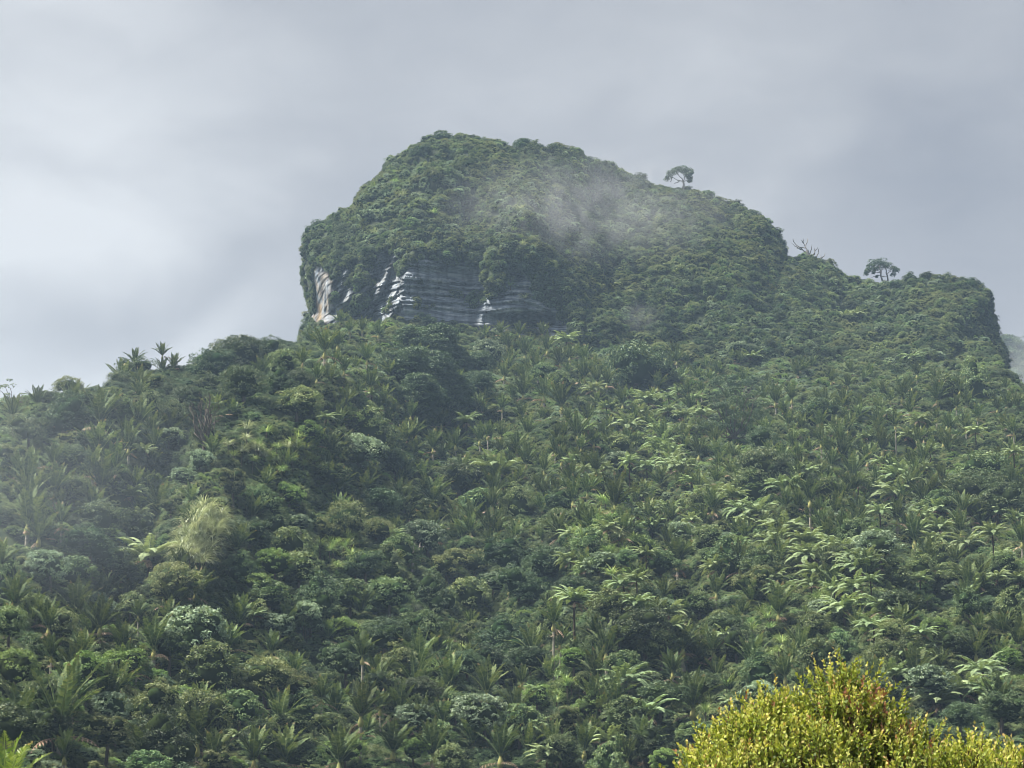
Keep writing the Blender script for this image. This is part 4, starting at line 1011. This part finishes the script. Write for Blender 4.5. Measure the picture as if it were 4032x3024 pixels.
# surplus palms and ferns too small to count apart
psrc = [next(o for o in bpy.data.objects if o.data == me) for me in PALM_FAR]
fsrc = [next(o for o in bpy.data.objects if o.data == me) for me in FERN]
pp = []; tries = 0
taken = [(p[0], p[1]) for p in pos]
while len(pp) < 430 and tries < 30000:
    tries += 1; u, v = rg.uniform(0, 1030), rg.uniform(345, 760)
    if ((u < 330 or v > 540) and rg.random() < .8) or v < np.interp(u, CU, CV) + 10: continue
    if v < 345 + .1*max(0, u-600): continue
    if min((u-a_)**2 + ((v-b_)*1.3)**2 for a_, b_ in taken) < 36: continue
    x, Y, z, g = on_slope(u, v, rg.uniform(1.2, 2.2)); pp.append((x, Y, z+g)); taken.append((u, v))
scatter('palm_undergrowth', pp, [(rg.normal(0, .05), rg.normal(0, .05), rg.uniform(0, 6.28)) for _ in pp], rg.uniform(.75, 1.25, len(pp)), rg.integers(0, 3, len(pp)), psrc, 'small crowded palms filling the high palm slope')

# --- special trees ------------------------------------------------------------
def branchy(name, root, skel, leafclumps, mat_wood, leafmat, label, cat, ls=.26, s=1.0, sides=5):
    """root: base point; skel: list of (points, r0, r1) in metres from the root; leafclumps: (centre, r, n)"""
    e = empty(name, root); P = Parts(); sd_ = 0
    trunk_pts, r0, r1 = skel[0]
    P0 = Parts(); tp = np.array(trunk_pts, float)*s; tube(P0, tp, np.linspace(r0, r1, len(tp)), 7)
    child('trunk', P0.mesh('trunk', [mat_wood], True), e)
    for pts, r0, r1 in skel[1:]:
        sd_ += 1; pts = np.array(pts, float)*s; dense = []
        for a_, b_ in zip(pts[:-1], pts[1:]): dense.append(wobble(a_, b_, 4, .09*np.linalg.norm(b_-a_), sd_*7 + len(dense))[:-1])
        dense = np.concatenate(dense + [pts[-1:]]); tube(P, dense, np.linspace(r0, r1, len(dense)), sides)
    if P.V: child('limbs', P.mesh('limbs', [mat_wood], True), e)
    if leafclumps:
        Q = Parts(); rg = np.random.default_rng(len(label))
        for c, r, n in leafclumps: clump(Q, np.array(c)*s, r*s, rg, n, ls, .4, .5)
        child('crown', Q.mesh('crown', [leafmat]), e)
    tag(e, label, cat); return e
def pxm(u0, v0, Y):
    """maps picture offsets to metres in the vertical plane through the root"""
    k = Y/F
    return lambda u, v, d=0.0: ((u-u0)*k, d, (v0-v)*k*1.04)
def ridge_root(u, v, Y): return tuple(uvY(np.array(u), np.array(v), float(Y)))
# umbrella tree on the ridge
Y = 643; u0, v0 = 683, 190; q = pxm(u0, v0, Y)
rgc = np.random.default_rng(4)
limb = [([q(683, 190), q(684, 184), q(683, 180)], .35, .25)]
for (a_, b_) in [((683,180),(672,176)),((672,176),(668,171)),((683,180),(678,173)),((678,173),(676,169)),((683,180),(687,174)),((687,174),(689,168)),((683,182),(690,178)),((690,178),(691,172)),((672,176),(670,180)),((680,180),(674,183)),((687,174),(683,169))]:
    limb.append(([q(*a_, rgc.uniform(-.6, .6)), q(*b_, rgc.uniform(-1.5, 1.5))], .16, .07))
cl = []
for (u, v, r) in [(668,177,1.0),(670,173,1.2),(674,171,1.4),(678,169,1.5),(682,168.5,1.6),(686,169,1.3),(690,170,1.4),(688,176,1.1),(691,177,1.0),(690,181,.8),(666,177,.6),(692,173,.7)]:
    for _ in range(3): cl.append((q(u + rgc.normal(0, .8), v + rgc.normal(0, .4), rgc.uniform(-2, 2)), r*.95, 150))
branchy('ridge_tree', ridge_root(u0, v0, Y), limb, cl, M['grey_wood'], LEAF['dark'], 'lone umbrella-crowned tree on the high ridge with sky between its limbs', 'tree', .3)
# spreading twin-stemmed tree further along
u0, v0, Y = 884, 284, 640; q = pxm(u0, v0, Y)
limb = [([q(884, 284), q(882, 279), q(881, 275), q(881.5, 270)], .30, .18), ([q(889, 284), q(888, 277), q(887, 271), q(886, 266)], .26, .14)]
for a_, b_, c_ in [((881,275),(876,275),(872,275.5)),((881,271),(878,269),(876,266)),((881,272),(877,272),(870,270)),((882,276),(887,277),(889,277)),((887,273),(890,272),(893,269)),((889,283),(893,281),(895,277)),((895,277),(894,273),(895,270)),((886,266),(884,263),(882,262)),((881,270),(884,266),(884,263)),((881,270),(880,264),(878,262))]:
    limb.append(([q(*a_), q(*b_, rgc.uniform(-1, 1)), q(*c_, rgc.uniform(-1.5, 1.5))], .12, .05))
cl = []
for (u, v, r) in [(868,270,1.0),(871,266,1.4),(874,263,1.6),(878,261.5,1.7),(882,261.5,1.7),(886,263,1.5),(888,266,1.1),(881,266,1.2),(874,268,1.0),(866,273,.8),(873,273,.5),(894,268,1.3),(897,270,1.1),(895,272,.8),(877,276.5,.4)]:
    for _ in range(3): cl.append((q(u + rgc.normal(0, .8), v + rgc.normal(0, .5), rgc.uniform(-2, 2)), r*.95, 140))
branchy('ridge_tree', ridge_root(u0, v0, Y), limb, cl, M['grey_wood'], LEAF['dark'], 'twin-stemmed spreading tree alone on the low saddle of the ridge', 'tree', .3)
# dead snag
u0, v0, Y = 808, 263, 640; q = pxm(u0, v0+5, Y)
limb = [([q(808, 266), q(808, 259), q(807.5, 255)], .75, .45)]
for pl in [[(807,256),(802,253),(797,249),(794,245),(793,242)],[(802,253.5),(798,252),(794,248),(792,246.5)],[(807,255),(806,250),(804,246),(804,243)],[(806,250),(808,246),(809,241)],[(806,252),(800,252),(797,252)],[(809,259),(812,254),(812.5,249)],[(813,262),(816,256),(819,251)],[(815,259),(815.5,252)],[(817,262),(819,257),(820,253)],[(820,265),(823,262),(826,260),(826,257)],[(822,263),(822,259)],[(804,246),(802,244)]]:
    limb.append(([q(a_, b_, rgc.uniform(-.8, .8)) for a_, b_ in pl], .17, .06))
branchy('dead_tree', ridge_root(u0, v0, Y), limb, [], M['grey_wood'], None, 'leafless dead tree with forked grey limbs on the ridge skyline', 'dead tree')
# small stumps and shoots on the skyline
for (u0, v0, Y, label) in [(857, 287, 640, 'short broken stump standing in the ridge saddle'), (845, 279, 640, 'thin dead twig standing left of the saddle stump')]:
    q = pxm(u0, v0, Y); branchy('dead_stump', ridge_root(u0, v0, Y), [([q(u0, v0+2), q(u0, v0-3), q(u0-1, v0-6)], .18, .10), ([q(u0, v0-3), q(u0+1.5, v0-6)], .08, .05)], [], M['grey_wood'], None, label, 'dead tree')
# leaning tree on the ridge's end
u0, v0, Y = 990, 330, 612; q = pxm(u0, v0, Y)
limb = [([q(988, 330), q(992, 324), q(995, 318)], .16, .1), ([q(992, 324), q(997, 320)], .08, .04), ([q(991, 326), q(996, 328)], .08, .04)]
cl = [(q(u, v), .7, 60) for u, v in [(995,316),(998,316),(993,318),(998,320),(996,328),(993,332),(991,336)]]
branchy('ridge_tree', ridge_root(u0, v0, Y), limb, cl, M['grey_wood'], LEAF['dark'], 'small leaning tree clinging to the sheer end of the ridge', 'tree', .26)
# little palms on the skyline of the bluff
for (u, v, s, label) in [(484, 141, .45, 'tiny palm poking up on the summit skyline'), (359, 199, .25, 'pair-like tiny tuft on a stem at the shoulder skyline'), (361.5, 197, .25, 'tiny tufted stem just right of its twin on the shoulder skyline'), (787, 248, .4, 'small palm leaning out below the ridge step')]:
    _c, i, _d = kd.find((u, v+3, 0)); p = _bp[i]
    e = empty('nikau_palm', p, 1.0, s); h = (3.5/s if s < .3 else 2.5)*.8
    child('crown', PALM_FAR[1], e, (0, 0, h)); child('trunk', PTRUNK[0], e, (0, 0, h), (1.6, 1.6, h + 1)); tag(e, label, 'palm tree')
# bare white tree
x, Y, z, g = on_slope(413, 563, 1.0); u0, v0 = 413, 566; q = pxm(u0, v0, Y)
limb = [([q(413, 572), q(413.5, 563), q(412, 557)], .20, .13)]
for pl in [[(412,557),(408,552),(406,547),(403,545)],[(412,557),(415,551),(420,548),(425,546)],[(408,552),(404,553),(400,556)],[(415,551),(414,546),(416,543)],[(406,547),(407,542)],[(420,548),(421,543)],[(403,545),(400,543)],[(411,555),(410,548),(411,544)],[(416,550),(421,552)]]:
    limb.append(([q(a_, b_, rgc.uniform(-.6, .6)) for a_, b_ in pl], .085, .03))
branchy('dead_tree', (x, Y-3, CAMZ + uv_to_ae(u0, v0)[1]*(Y-3)), limb, [], M['pale_wood'], None, 'bare white-barked tree with forked leafless limbs amid dark bush', 'dead tree')
# dark many-stemmed tree on the spur
x, Y, z, g = on_slope(205, 442, .8); u0, v0 = 205, 446; q = pxm(u0, v0, Y-3)
limb = [([q(207, 450), q(206, 440), q(205, 436)], .22, .15)]; cl = []
rgd = np.random.default_rng(6)
for k in range(26):
    a_ = rgd.uniform(-1, 1); top = (205 + a_*19, 392 + 14*abs(a_) + rgd.uniform(-6, 10)); mid_ = (205 + a_*10 + rgd.normal(0, 1.5), 420 + rgd.uniform(-4, 4))
    limb.append(([q(206 + a_*2, 440, 0), q(*mid_, rgd.uniform(-1.5, 1.5)), q(*top, rgd.uniform(-2.5, 2.5))], .10, .035))
    if rgd.random() < .8: cl.append((q(top[0], top[1] + rgd.uniform(-2, 3), rgd.uniform(-2.5, 2.5)), rgd.uniform(.5, .9), 70))
branchy('broadleaf_tree', (x, Y-3, CAMZ + uv_to_ae(u0, v0)[1]*(Y-3)), limb, cl, M['trunk'], LEAF['dark'], 'sparse dark tree of many bare upright stems beside the sunlit spur', 'tree', .22)
# open-crowned tree at the left skyline
x, Y, z, g = on_slope(12, 408, .5); u0, v0 = 12, 412; q = pxm(u0, v0, Y)
limb = [([q(12, 414), q(12, 405), q(13, 400)], .2, .12)]; cl = []
for k in range(16):
    t_ = (12 + rgd.uniform(-17, 20), 396 + rgd.uniform(-13, 12)); limb.append(([q(12, 404), q((12+t_[0])/2, (402+t_[1])/2), q(*t_)], .07, .03))
    for _ in range(2): cl.append((q(t_[0] + rgd.normal(0, 2), t_[1] + rgd.normal(0, 1.5), rgd.uniform(-2, 2)), rgd.uniform(.4, .7), 34))
branchy('broadleaf_tree', (x, Y, CAMZ + uv_to_ae(u0, v0)[1]*Y), limb, cl, M['trunk'], LEAF['mid'], 'airy open-crowned tree on the low skyline with sky showing through', 'tree', .26)
# dark spreading tree on the right slope (two tiers, limbs showing)
for (cu, cvv, wu, hv, label, nn_) in [(742, 384, 38, 9, 'flat-topped layered tree on the slope above the dark spreading tree', 20), (734, 412, 40, 22, 'dark spreading tree with black limbs showing on the palm slope', 40)]:
    x, Y, z, g = on_slope(cu, cvv + hv + 6, 1.0); Y -= 2; u0, v0 = cu, cvv + hv + 12; q = pxm(u0, v0, Y)
    limb = [([q(u0, v0+2), q(u0+1, v0-6), q(u0, v0-10)], .4, .25)]; cl = []
    for k in range(nn_):
        a_ = rgd.uniform(-1, 1); b_ = rgd.uniform(-1, .8); t_ = (cu + a_*wu*.9, cvv + hv*(b_*(1-.3*a_*a_) + .35*a_*a_)); dd = rgd.uniform(-4, 4)
        if k < 16: limb.append(([q(u0, v0-8), q(u0 + a_*wu*.45, (v0+t_[1])/2 + 2, dd/2), q(*t_, dd)], .15, .05))
        for _ in range(3): cl.append((q(t_[0] + rgd.normal(0, 2.5), t_[1] + rgd.normal(0, 1.2), dd + rgd.normal(0, 1)), rgd.uniform(.8, 1.3), 90))
    branchy('broadleaf_tree', (x, Y, CAMZ + uv_to_ae(u0, v0)[1]*Y), limb, cl, M['trunk'], LEAF['dark'], label, 'tree', .28)

# --- near things ----------------------------------------------------------------
# sunlit shrub in the lower right
M['shrub_leaf'] = leaf_mat('shrub_leaf', [(0, (.028, .045, .013)), (.35, (.075, .115, .024)), (.60, (.23, .29, .05)), (.80, (.50, .50, .15)), (.93, (.42, .30, .13)), (1, (.22, .10, .06))], trans=.32, rough=.6, spec=.2, var=0, hue=0)
M['twig'] = bark_mat('twig', (.05, .03, .02), (.12, .07, .045), 20)
def leafy_shrub(lobes, Yc, trunk_u, label, nsh, seed):
    """lobes: (u, v, r px, depth offset m); shoots stand on the visible surface of their union"""
    rg = np.random.default_rng(seed); k = Yc/F
    C = np.array([uvY(np.array(u) + 5., np.array(v) + 25., Yc + d) for u, v, r, d in lobes]); Rr = np.array([r*k*.95 for u, v, r, d in lobes])
    base = uvY(np.array(trunk_u), np.array(900.), Yc + .3); base[2] = 0
    e = empty('shrub', base); P = Parts(); Wd = Parts(); made = 0
    big, bigr = C.copy(), Rr.copy(); sub = []; subr = []
    for c, r in zip(big, bigr):
        for _q in range(int(7 + 30*r)):
            d = ball_dirs(rg, 1)[0]
            if d[2] < -.3: d[2] *= -1
            p = c + d*r*rg.uniform(.84, 1.02); dd = np.linalg.norm(p - big, axis=1)/bigr
            if dd.min() < .80: continue
            sub.append(p); subr.append(rg.uniform(.12, .32))
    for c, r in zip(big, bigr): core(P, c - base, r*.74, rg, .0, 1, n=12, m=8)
    C = np.array(sub); Rr = np.array(subr)
    wts = Rr**2/np.sum(Rr**2)
    for _ in range(nsh*6):
        if made >= nsh: break
        j = rg.choice(len(C), p=wts); d = ball_dirs(rg, 1)[0]
        if d[2] < -.5: continue
        depth_in = rg.choice([1.0, .9, .78], p=[.55, .3, .15])
        p = C[j] + d*Rr[j]*depth_in*(1 + .1*rg.normal())
        dist = np.linalg.norm(p - big, axis=1)/bigr
        if dist.min() < .8: continue
        made += 1; ax = unit(d*.55 + np.array([0, 0, .85]) + rg.normal(0, .22, 3)); L_ = rg.uniform(.14, .34)
        nl = int(rg.integers(11, 18)); t = np.linspace(.05, 1, nl); an = np.arange(nl)*2.4 + rg.uniform(0, 6)
        s1 = unit(np.cross(ax, [.3, .9, .1])); s2 = np.cross(ax, s1)
        out = np.cos(an)[:, None]*s1 + np.sin(an)[:, None]*s2
        pt = (p - base) + ax*L_*t[:, None]
        spread = (1.0 - .55*t)[:, None]
        D = out*spread + ax*.75 + rg.normal(0, .12, (nl, 3)); N = np.cross(D, np.cross(ax, D)) + rg.normal(0, .25, (nl, 3))
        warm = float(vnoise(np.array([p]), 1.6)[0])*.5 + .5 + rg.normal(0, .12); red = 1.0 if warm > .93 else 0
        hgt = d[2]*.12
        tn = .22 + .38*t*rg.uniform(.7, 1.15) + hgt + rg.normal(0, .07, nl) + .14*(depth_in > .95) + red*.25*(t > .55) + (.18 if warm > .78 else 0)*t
        leaves(P, pt, D, N, rg.uniform(.045, .066, nl)*(1.1 - .35*t), .034*(1.15 - .3*t), np.clip(tn, 0, 1), 0, fold=.12)
        tube(Wd, [p - base - ax*.25, p - base, p - base + ax*L_], [.006, .004, .002], 3)
    child('foliage', P.mesh('foliage', [M['shrub_leaf'], M['inner']]), e)
    for c in big[::2]: tube(Wd, wobble((0, 0, .2), c - base, 6, .05, int(c[0]*10) % 97), np.linspace(.06, .015, 6), 5)
    child('branches', Wd.mesh('branches', [M['twig']]), e)
    return tag(e, label, 'shrub')
leafy_shrub([(838,742,60,0),(795,752,52,.1),(761,764,48,-.1),(870,752,44,0),(898,798,38,-.1),(724,786,38,-.2),(800,800,70,-.5),(865,815,75,-.55),(745,830,65,-.5),(895,858,58,-.3),(722,860,48,-.2),(800,890,100,-.3),(880,930,100,0),(750,960,100,0),(820,1010,110,.2)],
            24.0, 810, 'large yellow-green shrub with upright leafy shoots and reddish tips', 6000, 1)
leafy_shrub([(958,788,40,0),(982,806,40,.05),(945,830,45,0),(970,880,70,.1),(965,960,75,.1)], 23.2, 965, 'low yellow-green shrub just right of the large yellow one', 1900, 2)
leafy_shrub([(1012,802,42,0),(1040,800,45,0),(1010,860,55,.1),(1045,900,80,.1),(1020,980,80,.1)], 22.6, 1025, 'yellow-tipped shrub cut by the lower right corner', 1500, 3)
# bright palm tip in the lower left corner
Yp = 105.0
p = uvY(np.array(4.), np.array(800.), Yp)
P = Parts(); rg = np.random.default_rng(55)
for k in range(14):
    f = k/13; az = k*2.399
    frond(P, (0, 0, 0), az, R(6 + 42*f), R(22 + 25*f), rg.uniform(2.7, 3.1), .6, 30, rg, vee=.3, pw=.075, tb=.5, tip_brown=.1 if k in (5, 9) else 0)
e = empty('nikau_palm', (p[0], p[1], 0), 0, 1.0)
child('crown', P.mesh('palm_crown', [M['palm_bright']]), e, (0, 0, p[2])); child('crownshaft', SHAFT, e, (0, 0, p[2])); child('trunk', PTRUNK[0], e, (0, 0, p[2]), (1, 1, p[2]))
tag(e, 'bright green near palm whose frond tips enter the lower left corner', 'palm tree')

# ------------------------------------------------------------------ air
def vol_box(name, lo, hi, dens, color, label, noise=None, aniso=0.2):
    V = [(x, y, z) for x in (lo[0], hi[0]) for y in (lo[1], hi[1]) for z in (lo[2], hi[2])]
    Fq = [(0, 1, 3, 2), (4, 6, 7, 5), (0, 4, 5, 1), (2, 3, 7, 6), (0, 2, 6, 4), (1, 5, 7, 3)]
    m, t = new_mat(name); pv = nd(t, 'ShaderNodeVolumePrincipled'); o_ = nd(t, 'ShaderNodeOutputMaterial')
    pv.inputs['Color'].default_value = (*color, 1); pv.inputs['Density'].default_value = dens; pv.inputs['Anisotropy'].default_value = aniso
    t.links.new(pv.outputs[0], o_.inputs['Volume'])
    ob = link(bpy.data.objects.new(name, mesh_np(name, V, Fq, [m]))); ob['kind'] = 'stuff'; ob['label'] = label
    return ob, m, t, pv
vol_box('haze', (-900, -60, -1.2), (900, 1500, 330), .00018, (.50, .70, 1.0), 'thin blue-grey haze filling the valley air')
def mist(name, u, v, Y, ru, rv, rY, dens, label, scale=.05, thr=.45, seed=0, color=(.86, .90, .97)):
    """soft drifting cloud: ellipsoid domain, density broken up by noise and fading to its rim"""
    c = uvY(np.array(float(u)), np.array(float(v)), Y); k = Y/F
    bpy_me = None
    th = np.linspace(0, 2*math.pi, 20, endpoint=False); ph = np.linspace(.001, math.pi-.001, 12)
    T_, H_ = np.meshgrid(th, ph, indexing='ij'); d = np.stack([np.cos(T_)*np.sin(H_), np.sin(T_)*np.sin(H_), np.cos(H_)], -1).reshape(-1, 3)
    m, t = new_mat(name); L = t.links.new
    pv = nd(t, 'ShaderNodeVolumePrincipled'); o_ = nd(t, 'ShaderNodeOutputMaterial'); pv.inputs['Color'].default_value = (*color, 1); pv.inputs['Anisotropy'].default_value = .2
    tc_ = nd(t, 'ShaderNodeTexCoord'); ln = nd(t, 'ShaderNodeVectorMath', operation='LENGTH'); L(tc_.outputs['Object'], ln.inputs[0])
    fo = nd(t, 'ShaderNodeMapRange'); fo.interpolation_type = 'SMOOTHSTEP'; fo.inputs['From Min'].default_value = 1.0; fo.inputs['From Max'].default_value = .15; L(ln.outputs['Value'], fo.inputs['Value'])
    mp = nd(t, 'ShaderNodeMapping'); mp.inputs['Location'].default_value = (seed*3.1, seed*1.7, seed*.9); L(tc_.outputs['Object'], mp.inputs[0]); mp.inputs['Scale'].default_value = (scale*ru/rv, 1, scale)
    ns = nd(t, 'ShaderNodeTexNoise'); ns.inputs['Scale'].default_value = 1.6; ns.inputs['Detail'].default_value = 3; ns.inputs['Distortion'].default_value = .8; L(mp.outputs[0], ns.inputs['Vector'])
    mr = nd(t, 'ShaderNodeMapRange'); mr.inputs['From Min'].default_value = thr; mr.inputs['From Max'].default_value = thr+.25; L(ns.outputs['Fac'], mr.inputs['Value'])
    m1 = nd(t, 'ShaderNodeMath', operation='MULTIPLY'); L(fo.outputs[0], m1.inputs[0]); L(mr.outputs[0], m1.inputs[1])
    m2 = nd(t, 'ShaderNodeMath', operation='MULTIPLY'); L(m1.outputs[0], m2.inputs[0]); m2.inputs[1].default_value = dens; L(m2.outputs[0], pv.inputs['Density'])
    L(pv.outputs[0], o_.inputs['Volume'])
    ob = link(bpy.data.objects.new(name, mesh_np(name, d, grid_faces(20, 12, wrap=True)[:, ::-1], [m])))
    ob.location = tuple(c); ob.scale = (ru*k, rY, rv*k); ob['kind'] = 'stuff'; ob['label'] = label
mist('mist', 590, 208, 566, 205, 76, 16, .016, 'wisp of mist drifting across the hollow below the summit', 1.9, .32, 1)
mist('mist', 640, 318, 558, 32, 24, 9, .013, 'small puff of mist beside the foot of the cliff', 1.2, .35, 2)
mist('mist', -20, 480, 232, 330, 210, 34, .0030, 'pale bluish haze lying over the palms at the left', .8, .2, 3, (.72, .84, 1.0))
mist('mist', 1060, 400, 850, 110, 110, 60, .007, 'cloud veiling the hill beyond the ridge end', 1.0, .2, 4)
print('objects', len(bpy.data.objects))
